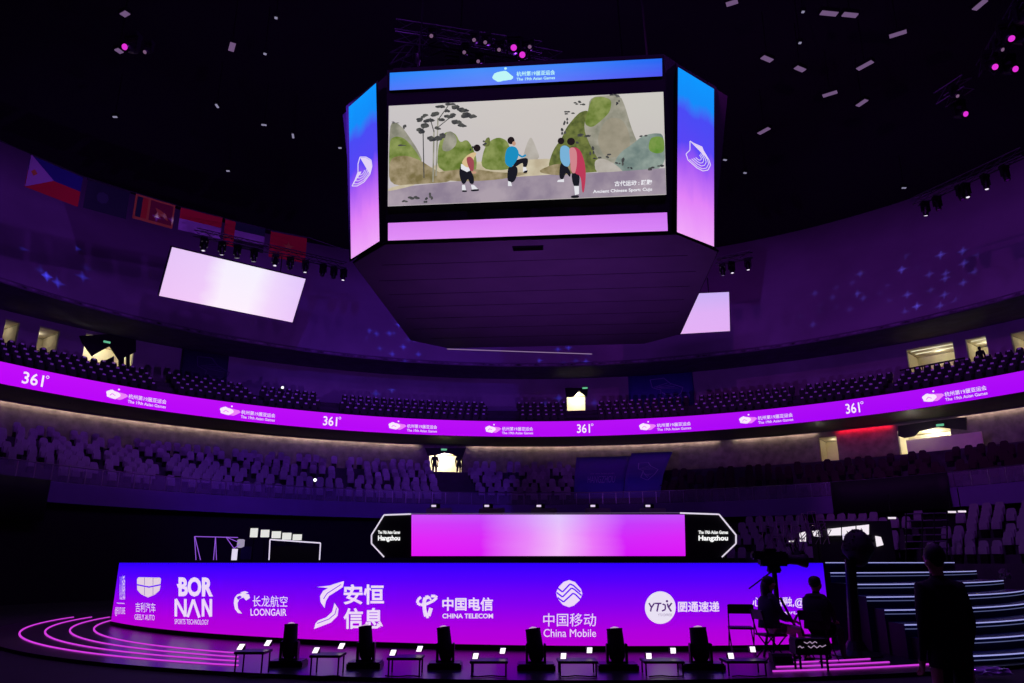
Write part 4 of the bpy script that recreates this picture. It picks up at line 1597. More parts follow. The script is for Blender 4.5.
def l_anheng(A):
    A.poly([(317, 587), (330, 585.5), (334, 584), (344, 581), (343, 587), (337, 591), (329, 596), (326, 601), (324.5, 608), (320.5, 602), (320, 596), (323, 591), (328, 588)], GW)
    A.poly([(334.5, 603), (338.5, 609), (337.5, 616), (331, 622.5), (322, 626), (314, 629), (315.5, 623.5), (318, 620.5), (326, 617.5), (332, 612)], GW)
    gap = emit('logo_gap', (130, 20, 235), 1)
    A.line([(341, 584.5), (334, 589), (327, 593.5), (323.5, 599)], .8, gap)
    A.line([(336.5, 608), (335, 614), (329, 619), (317, 623.5)], .8, emit('logo_gap2', (150, 0, 225), 1))
    A.text('安恒', 343.5, 384, 584.3, 604.6, GW, bold=.025)
    A.text('信息', 343.5, 383, 607.8, 629, GW, bold=.025)


def l_telecom(A):
    A.line([(421, 597), (418, 599.5), (417.3, 603), (420.5, 605), (426.5, 604), (433, 601), (436.8, 597.8), (435.6, 596.2), (431, 596)], 2.8, GW)
    A.line([(428.6, 597), (425.4, 597.6), (424, 602), (424.5, 610), (426, 616.5), (428.6, 616), (431, 608)], 3.8, GW)
    A.line([(425, 598), (429, 596.6), (431, 600)], 1.8, GW)
    A.text('中国电信', 442.3, 493, 597.4, 610.8, GW, bold=.025)
    A.text('CHINA TELECOM', 442.3, 493, 613.6, 618.4, GW, bold=.025)


def l_mobile(A):
    A.poly([(569, 580), (575, 582), (581, 589), (582.4, 594), (580, 600), (574, 605.5), (569, 607.2), (563, 605), (557.5, 598.5), (556, 593), (558.5, 587), (563.5, 582)], GW)
    gap = emit('logo_gap3', (104, 10, 246), 1)
    for q in ([(557.5, 588), (562.5, 592), (570, 584), (573.5, 585.5), (580.5, 592)], [(556.5, 592.5), (562.5, 597), (571.5, 588), (574.5, 589.5), (581.5, 595.5)], [(557.5, 597.5), (563.5, 602), (573, 593.3), (575.5, 594.5), (580.5, 599.5)]):
        A.line(q, 1.5, gap)
    A.text('中国移动', 543.3, 596, 613.3, 626.4, GW)
    A.text('China Mobile', 543.6, 596, 629, 637, GW)


def l_yto(A):
    A.ell(660.3, 607.6, 15.4, 16.3, emit('logo_disc', (232, 224, 244), 1), n=36)
    dk = emit('logo_dark', (84, 40, 120), 1)
    A.line([(649, 603), (651.5, 607.5), (654.5, 603)], 1.5, dk)
    A.line([(651.5, 607), (650.5, 611.5)], 1.5, dk)
    A.line([(655, 603.4), (661.5, 603.4)], 1.5, dk)
    A.line([(658.6, 603.4), (657, 611.5)], 1.6, dk)
    A.line([(662.5, 604), (665.3, 605), (665.3, 609.5), (662, 611)], 1.5, dk)
    A.line([(667.4, 603.5), (668.4, 607.4), (671.8, 603)], 1.6, dk)
    A.line([(668.4, 607), (671.3, 611.5)], 1.6, dk)
    A.ell(667, 601.2, 1.2, 1.2, dk)
    A.text('YTO EXPRESS', 658, 672, 613.6, 616.2, emit('logo_grey', (150, 130, 170), 1))
    A.text('圆通速递', 678, 719.5, 601.3, 612, GW, bold=.02)


def l_slogan(A):
    A.text('心心相融,@未来', 752.5, 824.5, 597, 608, GW, bold=.012)
    A.text('Heart to Heart, @Future', 752.5, 825, 610.3, 615.3, GW, bold=.012)


for f in (l_edge, l_shield, l_bornan, l_loong, l_anheng, l_telecom, l_mobile, l_yto, l_slogan):
    sponsor(f)

# low glossy platform in front with glowing concentric strips
EX, EY, EA, EB = .96, 24.06, 13.77, 12.44
PLM = mat('platform_gloss', (30, 27, 36), .3, noise=.25, nscale=1.2)


def ellp(t, k, z):
    """t measured from straight toward the camera; k steps inwards"""
    return Vector((EX + (EA - .523 * k) * math.sin(t), EY - (EB - .41 * k) * math.cos(t), z))


plat = MB()
n = 96
out = [ellp(R_(-115 + 230 * i / n), -1.3, .06) for i in range(n + 1)]
inn = [Vector((p.x * .6, 26, .06)) for p in out]
vsA = []
for i in range(n):
    a, b = out[i], out[i + 1]
    plat.face([a, b, (EX, 26, .06)], PLM)
    plat.face([(a.x, a.y, 0), (b.x, b.y, 0), b, a], BLACK)
tag(plat.build('stage_platform'), 'low glossy oval platform on the floor in front of the stage', 'platform')
STRIP = emit('magenta_strip', (214, 60, 226), 1.0)


def floor_strip(k, t0, t1, label, grp):
    mb = MB()
    n = 40
    w = .05
    vs = []
    for i in range(n + 1):
        t = t0 + (t1 - t0) * i / n
        for kk, z in ((k - .02, .062), (k - .02, .08), (k + .05, .08), (k + .05, .062)):
            vs.append(ellp(t, kk, z))
    fs = []
    for i in range(n):
        for j in range(3):
            fs.append((i * 4 + j, i * 4 + j + 1, (i + 1) * 4 + j + 1, (i + 1) * 4 + j))
    fs += [(0, 1, 2, 3), (n * 4 + 3, n * 4 + 2, n * 4 + 1, n * 4)]
    mb.mesh(vs, fs, STRIP)
    tag(mb.build('floor_light_strip'), label, 'light strip', grp)


def t_at(px, k):
    best = None
    for i in range(-900, 901):
        t = R_(i / 10)
        x, y = project(ellp(t, k, .07))
        if best is None or abs(x - px) < best[0]:
            best = (abs(x - px), t)
    return best[1]


W4 = ['outermost', 'second outermost', 'second innermost', 'innermost']
for k in range(4):
    ts = min((abs(project(ellp(R_(-i / 10), k, .07))[1] - 617) + (0 if i > 800 else 99), i) for i in range(800, 1250))[1]
    floor_strip(k, R_(-ts / 10), t_at(238, k), '%s of the four curved magenta strips on the platform at the left' % W4[k], 'left magenta strips')
for k, x0, x1 in ((0, 773, 960), (1, 776, 889), (2, 782, 870)):
    floor_strip(k, t_at(x0, k), t_at(x1, k), '%s of the three magenta floor strips by the chairs at the right' % ['outermost', 'middle', 'innermost'][k], 'right magenta strips')

# lit staircase on the right
YS = [12.5, 12.95, 13.4, 13.98, 14.4, 15.1, 16.1, 17.0]
ZS = [.2 * (k + 1) for k in range(8)]
XL, XR_ = 5.78, 11.5


def ys(k, x):
    return YS[k] + .11 * max(0, x - 6) ** 2


stairs = thing('lit_staircase', 'wide dark staircase with glowing white step edges at the right of the stage', 'staircase', (8.6, YS[0], 0))
sto = Vector((8.6, YS[0], 0))
STM = mat('stair_dark', (24, 40, 96), .35, noise=.2)
n = 24
LEFTPX = [945, 925, 904, 884, 866, 850, 830, 825]
XLk = []
for k in range(8):
    x = 6.0
    for _ in range(30):
        x = (LEFTPX[k] - 512) / F * (ys(k, x) * c_ + (ZS[k] - H) * s_)
    XLk.append(x)


def xrow(k):
    return [XLk[k] + (XR_ - XLk[k]) * i / n for i in range(n + 1)]


V3 = lambda x, y, z: Vector((x, y, z)) - sto
mb = MB()
for k in range(8):
    xs = xrow(k)
    z0 = 0
    for a, b in zip(xs, xs[1:]):
        mb.face([V3(a, ys(k, a), z0), V3(b, ys(k, b), z0), V3(b, ys(k, b), ZS[k]), V3(a, ys(k, a), ZS[k])], STM)
        ka, kb = (ys(k + 1, a), ys(k + 1, b)) if k < 7 else (ys(k, a) + 1.5, ys(k, b) + 1.5)
        mb.face([V3(a, ys(k, a), ZS[k]), V3(b, ys(k, b), ZS[k]), V3(b, kb + .02, ZS[k]), V3(a, ka + .02, ZS[k])], STM)
    for X in (XLk[k], XR_):
        yb = ys(k + 1, X) if k < 7 else ys(k, X) + 1.5
        mb.face([V3(X, ys(k, X), 0), V3(X, yb + .02, 0), V3(X, yb + .02, ZS[k]), V3(X, ys(k, X), ZS[k])], BLACK)
mb.build('steps', stairs)
BR = emit('step_strip', (158, 160, 228), 1.0)
DM = emit('step_strip_dim', (84, 90, 134), 1.0)
for k in range(8):
    for zo, hh, m in (((-.010), .018, BR), (-.075, .012, DM)):
        if k == 7 and zo < -.05:
            continue
        mb = MB()
        vs = []
        xs = xrow(k)
        for x in xs:
            y = ys(k, x)
            z = ZS[k] + zo
            vs += [V3(x, y - .015, z - hh / 2), V3(x, y - .015, z + hh / 2), V3(x, y + .03, z + hh / 2), V3(x, y + .03, z - hh / 2)]
        fs = []
        for i in range(n):
            for j in range(4):
                j2 = (j + 1) % 4
                fs.append((i * 4 + j, i * 4 + j2, (i + 1) * 4 + j2, (i + 1) * 4 + j))
        mb.mesh(vs, fs, m)
        mb.build('light_edge', stairs)

# ---- black hexagonal-ended desk with the second screen
desk = thing('stage_desk_screen', 'long black stage box with a magenta screen and hexagonal ends outlined in white', 'led display', (1.25, 23, 1.59))
do = Vector((1.25, 23, 1.59))
DP = lambda x, y, l=0: ony(x, y, 23 - l) - do
mb = MB()
outl = [(384, 515), (371.5, 535), (371.5, 543.5), (384, 557.5), (722, 557.5), (736, 543.5), (736, 535), (719, 514.3)]
f = [DP(x, y, .0) for x, y in outl]
b = [p + Vector((0, 1.4, 0)) for p in f]
mb.mesh(f + b, [tuple(range(8)), tuple(range(15, 7, -1))] + [(i, 8 + i, 8 + (i + 1) % 8, (i + 1) % 8) for i in range(8)], BLACK)
mb.build('body', desk)
mb = MB()
m = screen_mat('desk_picture', u_stops=[(0, (226, 24, 248)), (.25, (214, 30, 248)), (.42, (236, 160, 250)), (.54, (250, 226, 252)), (.66, (236, 140, 250)), (.78, (206, 24, 250)), (1, (214, 20, 248))],
               v_stops=[(0, (232, 20, 246)), (.45, (225, 60, 250)), (.75, (190, 90, 252)), (1, (160, 130, 255))], mix=.36, noise=.05, nscale=3)
q = [DP(411.5, 556, .03), DP(685.5, 556, .03), DP(684.5, 514.6, .03), DP(411.5, 514.6, .03)]
mb.face(q, m, uv=[(0, 0), (1, 0), (1, 1), (0, 1)])
mb.build('screen', desk)
for pts in ([(411, 514), (384, 515), (371.5, 535), (371.5, 543.5), (384, 557)], [(680, 513), (719, 514.3), (736, 535), (736, 543.5), (722, 557)]):
    mb = MB()
    mb.path([DP(x, y, .03) for x, y in pts], .022, emit('outline_white', (225, 215, 235), 1))
    mb.build('outline_light', desk)
MB().bar(DP(411, 513.7, .03), DP(680, 512.8, .03), .008, emit('outline_dim', (120, 100, 140), .7)).build('top_edge_light', desk)
for x0, x1 in ((378, 400), (698.5, 728)):
    A = Art(lambda x, y, l: DP(x, y, .02 + l))
    A.text('The 19th Asian Games', x0, x1, 530.5, 534, WHITE_E, bold=.03)
    A.text('Hangzhou', x0, x1, 535.5, 542, WHITE_E, bold=.04)
    A.build('lettering', desk)

# small lights standing on the desk's top
posn = ['leftmost', 'second from the left', 'middle one', 'second from the right', 'rightmost']
for i, x in enumerate((434, 487, 539, 593, 648)):
    p = ony(x + 5, 513, 23.6)
    root = thing('bar_light', 'low bar light on top of the stage desk, %s of five' % posn[i], 'stage light', (p.x, p.y, 2.98), 0, 'bar lights on the stage desk')
    MB().box((0, 0, .12), (.78, .16, .18), mat('fixture_grey', (175, 165, 180), .5), bev=.015).build('bar', root)
    b_ = MB()
    for t in (-.3, 0, .3):
        b_.bar((t, 0, 0), (t, 0, .05), .03, BLACKMETAL)
    b_.build('feet', root)
    hd = MB()
    hd.box((-.12, 0, .27), (.3, .14, .14), BLACKMETAL, bev=.015)
    hd.build('head', root)
    MB().box((-.16, -.08, .28), (.14, .02, .06), emit('lamp_soft', (225, 205, 240), 1)).build('lamp', root)
o = MB().box((ony(400, 505, 24.2).x, 24.3, 3.12), (.1, .1, .24), BLACK)

# ---- objects on the stage at the left
Yq = 24.0
ngm = emit('neon_violet', (150, 90, 225), .9)
root = thing('neon_frame', 'thin violet neon frame on the stage left, beside the white light box', 'light frame', ony(194, 560, Yq))
o0 = ony(194, 560, Yq)
Q = lambda x, y, d=0: ony(x, y, Yq + d) - o0
for nm, pts in (('top_bar', [(194.5, 536.5), (238, 537.5)]), ('leg', [(194.5, 536.5), (196, 560)]), ('leg', [(195, 537), (200.5, 560)]), ('leg', [(215.5, 536.8), (213.5, 560)]),
                ('leg', [(215.5, 536.8), (216.5, 560)]), ('brace', [(226, 537), (234, 548.5)]), ('brace', [(226, 537), (238, 542)]), ('brace', [(234, 548.5), (240, 544)])):
    MB().path([Q(*p, .1 * i) for i, p in enumerate(pts)], .012, ngm).build(nm, root)
root = thing('light_box', 'white glowing round-headed lamp with an upright panel on the stage left', 'lamp', ony(235, 560, Yq + .4))
o0 = ony(235, 560, Yq + .4)
Q = lambda x, y, d=0: ony(x, y, Yq + .4 + d) - o0
wt = emit('panel_white', (225, 215, 240), 1.0)
MB().lathe([(.06, -.13), (.11, -.11), (.11, .11), (.06, .13)], emit('lamp_grey', (170, 160, 190), .8), Q(240.8, 543.5)).build('lamp_head', root)
MB().box(Q(234.5, 554.5), (.15, .08, .34), wt).build('upright_panel', root)
MB().box(Q(246, 553), (.3, .1, .38), mat('blue_case', (50, 50, 110), .6)).build('case', root)
MB().bar(Q(241, 548), Q(241, 561), .02, BLACKMETAL).build('stand', root)
root = thing('goal_frame', 'white lit rectangular frame standing on the stage left', 'light frame', ony(270, 560, Yq))
o0 = ony(270, 560, Yq)
Q = lambda x, y, d=0: ony(x, y, Yq + d) - o0
for nm, pts in (('post', [(269, 560), (270, 540)]), ('top_bar', [(270, 539.5), (320.5, 543)]), ('post', [(320.5, 543), (319.5, 560)])):
    MB().path([Q(*p) for p in pts], .02, wt).build(nm, root)
MB().box(Q(295, 555, .7), (1.5, .1, .55), BLACK).build('backdrop', root)
five = ['leftmost', 'second', 'middle', 'fourth', 'rightmost']
for i, (x0, x1, y0, y1) in enumerate(((250.5, 257.5, 528.5, 537), (261, 269, 530, 537), (272, 280.5, 531.5, 538), (282.5, 291, 533, 539.5), (293, 301.5, 534.5, 540))):
    Y = 36
    p = ony((x0 + x1) / 2, (y0 + y1) / 2, Y)
    w = (x1 - x0) / F * Y
    hgt = (y1 - y0) / F * Y
    rt = thing('lit_sign_box', 'white glowing box sign, %s of five in the row behind the white frame' % five[i], 'lit sign', p, .1, 'glowing box signs')
    fr = MB()
    fr.box((0, .08, 0), (w + .1, .12, hgt + .1), BLACKMETAL)
    fr.build('housing', rt)
    MB().box((0, 0, 0), (w, .04, hgt), emit('sign_panel', (225, 225, 222), 1)).build('panel', rt)
    MB().bar((0, .1, -hgt / 2), (0, .1, -p.z), .04, BLACKMETAL).build('pole', rt)

# ---- right background: lit booth windows and clutter
booth = thing('control_booth', 'dark control booth with bright windows behind the stage on the right', 'booth', (ony(815, 540, 31).x, 31, 0))
bo_ = Vector((ony(815, 540, 31).x, 31, 0))
wq = [((800, 533), (806, 531.5), (806, 541.5), (800.5, 541.5)), ((813, 531), (819, 530), (820.5, 537), (814.5, 536)), ((828, 529), (869, 524.5), (869, 534.5), (829, 535.5)),
      ((876, 536), (881, 537), (883.5, 545), (877.5, 546.5)), ((790, 540.5), (794, 540.5), (794, 542), (789, 542))]
for q in wq:
    mb = MB()
    f = [ony(x, y, 31 - .05) - bo_ for x, y in q]
    b = [p + Vector((0, .08, 0)) for p in f]
    mb.mesh(f + b, [(0, 1, 2, 3), (7, 6, 5, 4)] + [(i, 4 + i, 4 + (i + 1) % 4, (i + 1) % 4) for i in range(4)], emit('booth_window', (245, 235, 245), 1))
    mb.build('lit_window', booth)
mb = MB()
for x in (841.5, 856):
    mb.bar(ony(x, 524, 30.9) - bo_, ony(x, 537, 30.9) - bo_, .02, BLACKMETAL)
mb.bar(ony(826, 537, 30.9) - bo_, ony(872, 536, 30.9) - bo_, .03, BLACKMETAL)
mb.build('window_bars', booth)
mb = MB()
a, b = ony(822, 560, 31.1), ony(890, 521, 31.1)
mb.box(((a.x + b.x) / 2 - bo_.x, .5, b.z / 2), (b.x - a.x, .9, b.z), BLACK)
mb.build('cabin', booth)
for x, y in ((803, 541), (817, 537), (792, 542)):
    q_ = ony(x, y, 31.02)
    MB().bar(q_ - bo_, Vector((q_.x, q_.y, 0)) - bo_, .03, BLACKMETAL).build('window_post', booth)
root = thing('light_tube_stand', 'slim white glowing tube leaning beside the booth windows', 'light tube', ony(846, 556, 28))
o0 = ony(846, 556, 28)
MB().bar(ony(843.5, 534, 28) - o0, ony(846, 555, 28) - o0, .045, wt).build('tube', root)
MB().lathe([(.18, -.02), (.18, .02)], BLACKMETAL, (0, 0, 0)).build('base', root)

# chair frames stacked on the low stand, magenta light tinted into the tube colour
chf = mat('chair_tube', (170, 120, 175), .35, .6)
for i in range(12):
    x = 766 + 5.2 * i + random.uniform(-1, 1)
    y = 534 + random.uniform(-8, 8)
    p = ony(x, y, 29 + random.uniform(-.5, .5))
    root = thing('stacked_chair_frame', 'thin tubular chair frame in the purple jumble left of the bright booth windows', 'chair frame', p, random.uniform(-1, 1), 'jumbled chair frames')
    MB().path([(-.2, 0, -.4), (-.17, .05, .1), (-.15, .15, .55), (.15, .15, .55), (.17, .05, .1), (.2, 0, -.4)], .014, chf).build('back_frame', root)
    MB().path([(-.17, .3, -.4), (-.18, -.2, .1), (.18, -.2, .1), (.17, .3, -.4)], .014, chf).build('leg_frame', root)
# open frame tower left of the seats at the far right
root = thing('rail_tower', 'dim railing ladder frame standing left of the right edge seats', 'railing', ony(920, 560, 30))
o0 = ony(920, 560, 30)
mb = MB()
for y in (513, 520, 527.5, 534.5, 541, 548):
    mb.bar(ony(905, y + 1, 30) - o0, ony(948, y, 30) - o0, .025, mat('dim_rail', (120, 110, 130), .5, .3))
mb.build('rail', root)
for x in (906, 922, 934, 947):
    MB().bar(ony(x, 513, 30) - o0, ony(x, 561, 30) - o0, .03, BLACKMETAL).build('post', root)
for x, y, l in ((892, 518, 'first'), (952, 512, 'second'), (962, 511.5, 'third')):
    p = ony(x, y, 29.5)
    root = thing('small_floodlight', 'small bright flood lamp under the black drape, %s from the left' % l, 'lamp', p, 0, 'small flood lamps on the right')
    MB().box((0, .06, .02), (.34, .1, .14), BLACKMETAL).build('housing', root)
    MB().box((0, 0, 0), (.3, .03, .07), emit('flood_glow', (240, 225, 240), 1.0)).build('lamp', root)
    MB().bar((0, .06, .05), (0, .06, .9), .02, BLACKMETAL).build('hanger', root)

# ================================================================= FLOOR LIGHTS IN FRONT OF THE STAGE
def beam_light(px, top, bot, wpx, lean, label):
    g = onz(px, bot, 0)
    root = thing('moving_head_light', label, 'stage light', g, 0, 'moving head lights on the floor')
    hgt = ony(px, top, g.y).z
    w = wpx / F * g.y * .98
    k = MB()
    k.box((0, 0, .075), (w * 2.1, .40, .15), BLACKMETAL, bev=.02)
    k.build('base', root)
    k = MB()
    for sx in (-1, 1):
        k.box((sx * w * .50, 0, .27), (.035, .13, .30), BLACKMETAL, bev=.008)
    k.box((0, 0, .155), (w * 1.05, .14, .04), BLACKMETAL)
    k.build('yoke', root)
    mx = Matrix.Rotation(lean, 3, 'Y') @ Matrix.Rotation(R_(-8), 3, 'X')
    L = hgt - .30
    k = MB()
    k.lathe([(w * .30, -.13), (w * .40, -.08), (w * .45, .05), (w * .44, L * .55), (w * .42, L * .9), (w * .43, L)], BLACK, (0, 0, .30), 18, mx)
    k.build('head', root, True)
    k = MB()
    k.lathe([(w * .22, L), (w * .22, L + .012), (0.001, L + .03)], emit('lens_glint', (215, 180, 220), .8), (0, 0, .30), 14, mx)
    k.build('lens', root)


BL = [(288, 624, 670, 15, -.05), (365, 626, 671.5, 15, -.12), (445, 627, 672.5, 15, -.14), (536, 628.5, 673.5, 17, -.13), (617.5, 628.5, 673.5, 18, -.05), (702, 627.5, 673, 19, -.03)]
nm6 = ['right of the airline name', 'under the four large Chinese characters', 'under the telecom lettering', 'just left of the pale round wave logo lettering', 'left of the white disc logo', 'right of the white disc logo']
for (x, t, b, w, l), s in zip(BL, nm6):
    beam_light(x, t, b, w, l, 'black floor moving head ' + s)

UN = [((241, 646.8), (268, 643)), ((316, 650.2), (341.5, 646)), ((393, 652.6), (419.6, 648.8)), ((475.6, 656), (502.7, 650.8)), ((563.4, 656), (589.5, 650.2)), ((648.8, 656), (673, 650.6)), ((730.8, 655.8), (752.6, 649.3))]
seven = ['leftmost', 'second', 'third', 'middle', 'fifth', 'sixth', 'rightmost']
for i, (a, b) in enumerate(UN):
    Y0 = 11.5
    A_, B_ = ony(*a, Y0), ony(*b, Y0 + .35)
    g = Vector(((A_.x + B_.x) / 2, Y0 + .15, .062))
    root = thing('floor_flood_unit', 'black floor bench with two square white lamps, %s of seven' % seven[i], 'flood light', g, 0, 'two-lamp floor benches')
    A_, B_ = A_ - g, B_ - g
    zt = min(A_.z, B_.z) - .06
    k = MB()
    k.box((0, 0, zt - .02), ((B_.x - A_.x) + .16, .4, .035), BLACKMETAL, bev=.006)
    k.build('tray', root)
    for sx in (-1, 1):
        for sy in (-1, 1):
            MB().bar((sx * (B_.x - A_.x + .1) / 2, sy * .17, zt - .02), (sx * (B_.x - A_.x + .1) / 2, sy * .17, 0), .012, BLACKMETAL).build('leg', root)
    for p in (A_, B_):
        lp = MB().box((p.x, p.y + .03, p.z), (.098, .07, .09), BLACKMETAL, bev=.01).build('lamp_housing', root)
        mb = MB()
        sk = .02 - .004 * i
        s2 = .037
        mb.mesh([(p.x - s2 - sk, p.y - .012, p.z - s2), (p.x + s2 - sk, p.y - .012, p.z - s2), (p.x + s2 + sk, p.y - .012, p.z + s2), (p.x - s2 + sk, p.y - .012, p.z + s2),
                 (p.x - s2 - sk, p.y, p.z - s2), (p.x + s2 - sk, p.y, p.z - s2), (p.x + s2 + sk, p.y, p.z + s2), (p.x - s2 + sk, p.y, p.z + s2)],
                [(0, 1, 2, 3), (7, 6, 5, 4), (0, 4, 5, 1), (1, 5, 6, 2), (2, 6, 7, 3), (3, 7, 4, 0)], emit('flood_lamp', (255, 235, 255), 1.5))
        mb.build('lit_glass', lp)
    # cable to the next light
    mb = MB()
    pts = [Vector((-.25 + .1 * j, -.28 + .05 * math.sin(j * 1.7 + i), .012)) for j in range(6)]
    mb.path(pts, .01, BLACK, 5)
    mb.build('cable', root)

# ================================================================= PEOPLE
def skinned(name, V, E, parent=None, mats=(), facefn=None, sub=2):
    """V: name -> ((x, y, z), radius or (rx, ry)); root first"""
    keys = list(V)
    me = bpy.data.meshes.new(name)
    me.from_pydata([V[k][0] for k in keys], [(keys.index(a), keys.index(b)) for a, b in E], [])
    o = bpy.data.objects.new(name, me)
    COL.objects.link(o)
    md = o.modifiers.new('s', 'SKIN')
    md.use_smooth_shade = True
    lay = me.skin_vertices[0].data
    for i, k in enumerate(keys):
        r = V[k][1]
        lay[i].radius = r if isinstance(r, tuple) else (r, r)
        lay[i].use_root = (i == 0)
    ss = o.modifiers.new('u', 'SUBSURF')
    ss.levels = ss.render_levels = sub
    bpy.context.view_layer.update()
    dg = bpy.context.evaluated_depsgraph_get()
    nm = bpy.data.meshes.new_from_object(o.evaluated_get(dg))
    bpy.data.objects.remove(o)
    bpy.data.meshes.remove(me)
    nm.name = name
    nm.materials.clear()
    for m in mats:
        nm.materials.append(m)
    for p in nm.polygons:
        p.use_smooth = True
        p.material_index = facefn(p.center) if facefn else 0
    o = bpy.data.objects.new(name, nm)
    COL.objects.link(o)
    if parent:
        o.parent = parent
    return o


def lerp(a, b, t):
    return tuple(a[i] + (b[i] - a[i]) * t for i in range(3))


def human(J, k=1.0, bulk=1.0, curl=.5):
    """J: joint positions. returns V, E for skinned()"""
    V, E = {}, []

    def add(n, p, r, prev=None):
        V[n] = (tuple(p), (r if isinstance(r, tuple) else r * k))
        if prev:
            E.append((prev, n))
    b = bulk
    add('pelvis', J['pelvis'], .135 * b)
    add('waist', lerp(J['pelvis'], J['chest'], .5), .125 * b, 'pelvis')
    add('chest', J['chest'], .145 * b, 'waist')
    add('collar', lerp(J['chest'], J['neck'], .62), .105 * b, 'chest')
    add('neck', J['neck'], .056, 'collar')
    hd = Vector(J['head'])
    nk = Vector(J['neck'])
    up = (hd - nk).normalized()
    add('jaw', nk + (hd - nk) * .55, .068, 'neck')
    add('skull', hd, .088, 'jaw')
    add('crown', hd + up * .065, .07, 'skull')
    fw = Vector(J['face']).normalized()
    sd = fw.cross(Vector((0, 0, 1))).normalized()
    add('nose', hd + fw * .105 - up * .03, .014, 'skull')
    add('ear_l', hd + sd * .092 - up * .03, .016, 'skull')
    add('ear_r', hd - sd * .092 - up * .03, .016, 'skull')
    for s in 'lr':
        add('sh' + s, J['sh' + s], .072 * b, 'collar')
        add('el' + s, J['el' + s], .05 * b, 'sh' + s)
        add('wr' + s, J['wr' + s], .032, 'el' + s)
        w, e = Vector(J['wr' + s]), Vector(J['el' + s])
        d = Vector(J.get('hd' + s, (w - e))).normalized()
        add('pa' + s, w + d * .075, .034, 'wr' + s)
        q = Vector(J.get('pn' + s, (0, 0, 1)))          # palm normal-ish
        lat = d.cross(q).normalized()
        for i, (o, L) in enumerate(((-.03, .07), (-.01, .08), (.01, .075), (.03, .06))):
            p1 = w + d * .105 + lat * o
            p2 = p1 + (d + q * curl * -.6).normalized() * L * .55
            p3 = p2 + (d * .5 + q * -curl).normalized() * L * .5
            add('f%d%sa' % (i, s), p1, .0105, 'pa' + s)
            add('f%d%sb' % (i, s), p2, .009, 'f%d%sa' % (i, s))
            add('f%d%sc' % (i, s), p3, .0075, 'f%d%sb' % (i, s))
        p1 = w + d * .045 + lat * -.045
        add('th%sa' % s, p1, .012, 'pa' + s)
        add('th%sb' % s, p1 + (d * .8 - lat * .5).normalized() * .045, .0095, 'th%sa' % s)
        add('hp' + s, J['hp' + s], .098 * b, 'pelvis')
        add('kn' + s, J['kn' + s], .064 * b, 'hp' + s)
        cm = lerp(J['kn' + s], J['an' + s], .35)
        add('ca' + s, cm, .058 * b, 'kn' + s)
        add('an' + s, J['an' + s], .042, 'ca' + s)
        add('ba' + s, lerp(J['an' + s], J['to' + s], .6), .042, 'an' + s)
        add('to' + s, J['to' + s], .032, 'ba' + s)
    return V, E


SKIN = mat('skin', (196, 150, 125), .6)
HAIR = mat('dark_hair', (22, 18, 18), .6)
COAT = mat('black_jacket', (24, 20, 30), .85)
TROU = mat('dark_trousers', (26, 22, 34), .85)
PINK = mat('pale_trousers', (240, 175, 205), .8)
SHOE = mat('dark_shoes', (30, 26, 32), .6)

# standing man at the right, back to the camera, close
sx, sy = onz(936, 600, 0).x, 6.6
sx = (936 - 512) / F * (sy * c_)
stp = thing('person', 'person in dark clothes standing with back to the camera at the right, watching the stage', 'person', (sx, sy, 0))
stp.scale = (.86, .9, .975)
J = dict(pelvis=(0, 0, .96), chest=(0, 0, 1.28), neck=(.0, .02, 1.50), head=(0.0, .035, 1.66), face=(-.3, 1, 0),
         shl=(-.175, 0, 1.42), shr=(.175, 0, 1.42), ell=(-.225, -.02, 1.13), elr=(.225, -.02, 1.13), wrl=(-.22, .08, .88), wrr=(.22, .08, .88),
         hpl=(-.095, 0, .90), hpr=(.095, 0, .90), knl=(-.11, .02, .49), knr=(.11, .02, .49), anl=(-.12, -.01, .09), anr=(.12, -.01, .09), tol=(-.15, .17, .035), tor=(.15, .17, .035),
         pnl=(1, 0, 0), pnr=(-1, 0, 0))
V, E = human(J, bulk=1.18)


def ff(c):
    if c.z > 1.54:
        return 0
    if c.z < .10:
        return 3
    if abs(c.x) > .15 and c.z < .84:
        return 0
    return 1 if c.z > .86 else 2


skinned('body', V, E, stp, (SKIN, COAT, TROU, SHOE), ff)
MB().blob((0, .01, 1.70), (.098, .112, .105), HAIR, 3, .03).build('hair', stp, True)
# loose jacket over the torso
mb = MB()
rings = [(.15, .11, 1.455), (.20, .14, 1.40), (.205, .155, 1.25), (.195, .15, 1.05), (.20, .155, .86), (.195, .15, .80)]
n = 24
vs = []
for a, b, z in rings:
    for i in range(n):
        t = 2 * PI * i / n
        w = 1 + .02 * math.sin(5 * t + z * 9)
        vs.append((a * math.cos(t) * w, b * math.sin(t) * w, z))
fs = [(k * n + i, k * n + (i + 1) % n, (k + 1) * n + (i + 1) % n, (k + 1) * n + i) for k in range(len(rings) - 1) for i in range(n)]
fs += [tuple(range(n))]
mb.mesh(vs, fs, COAT)
mb.build('jacket', stp, True)


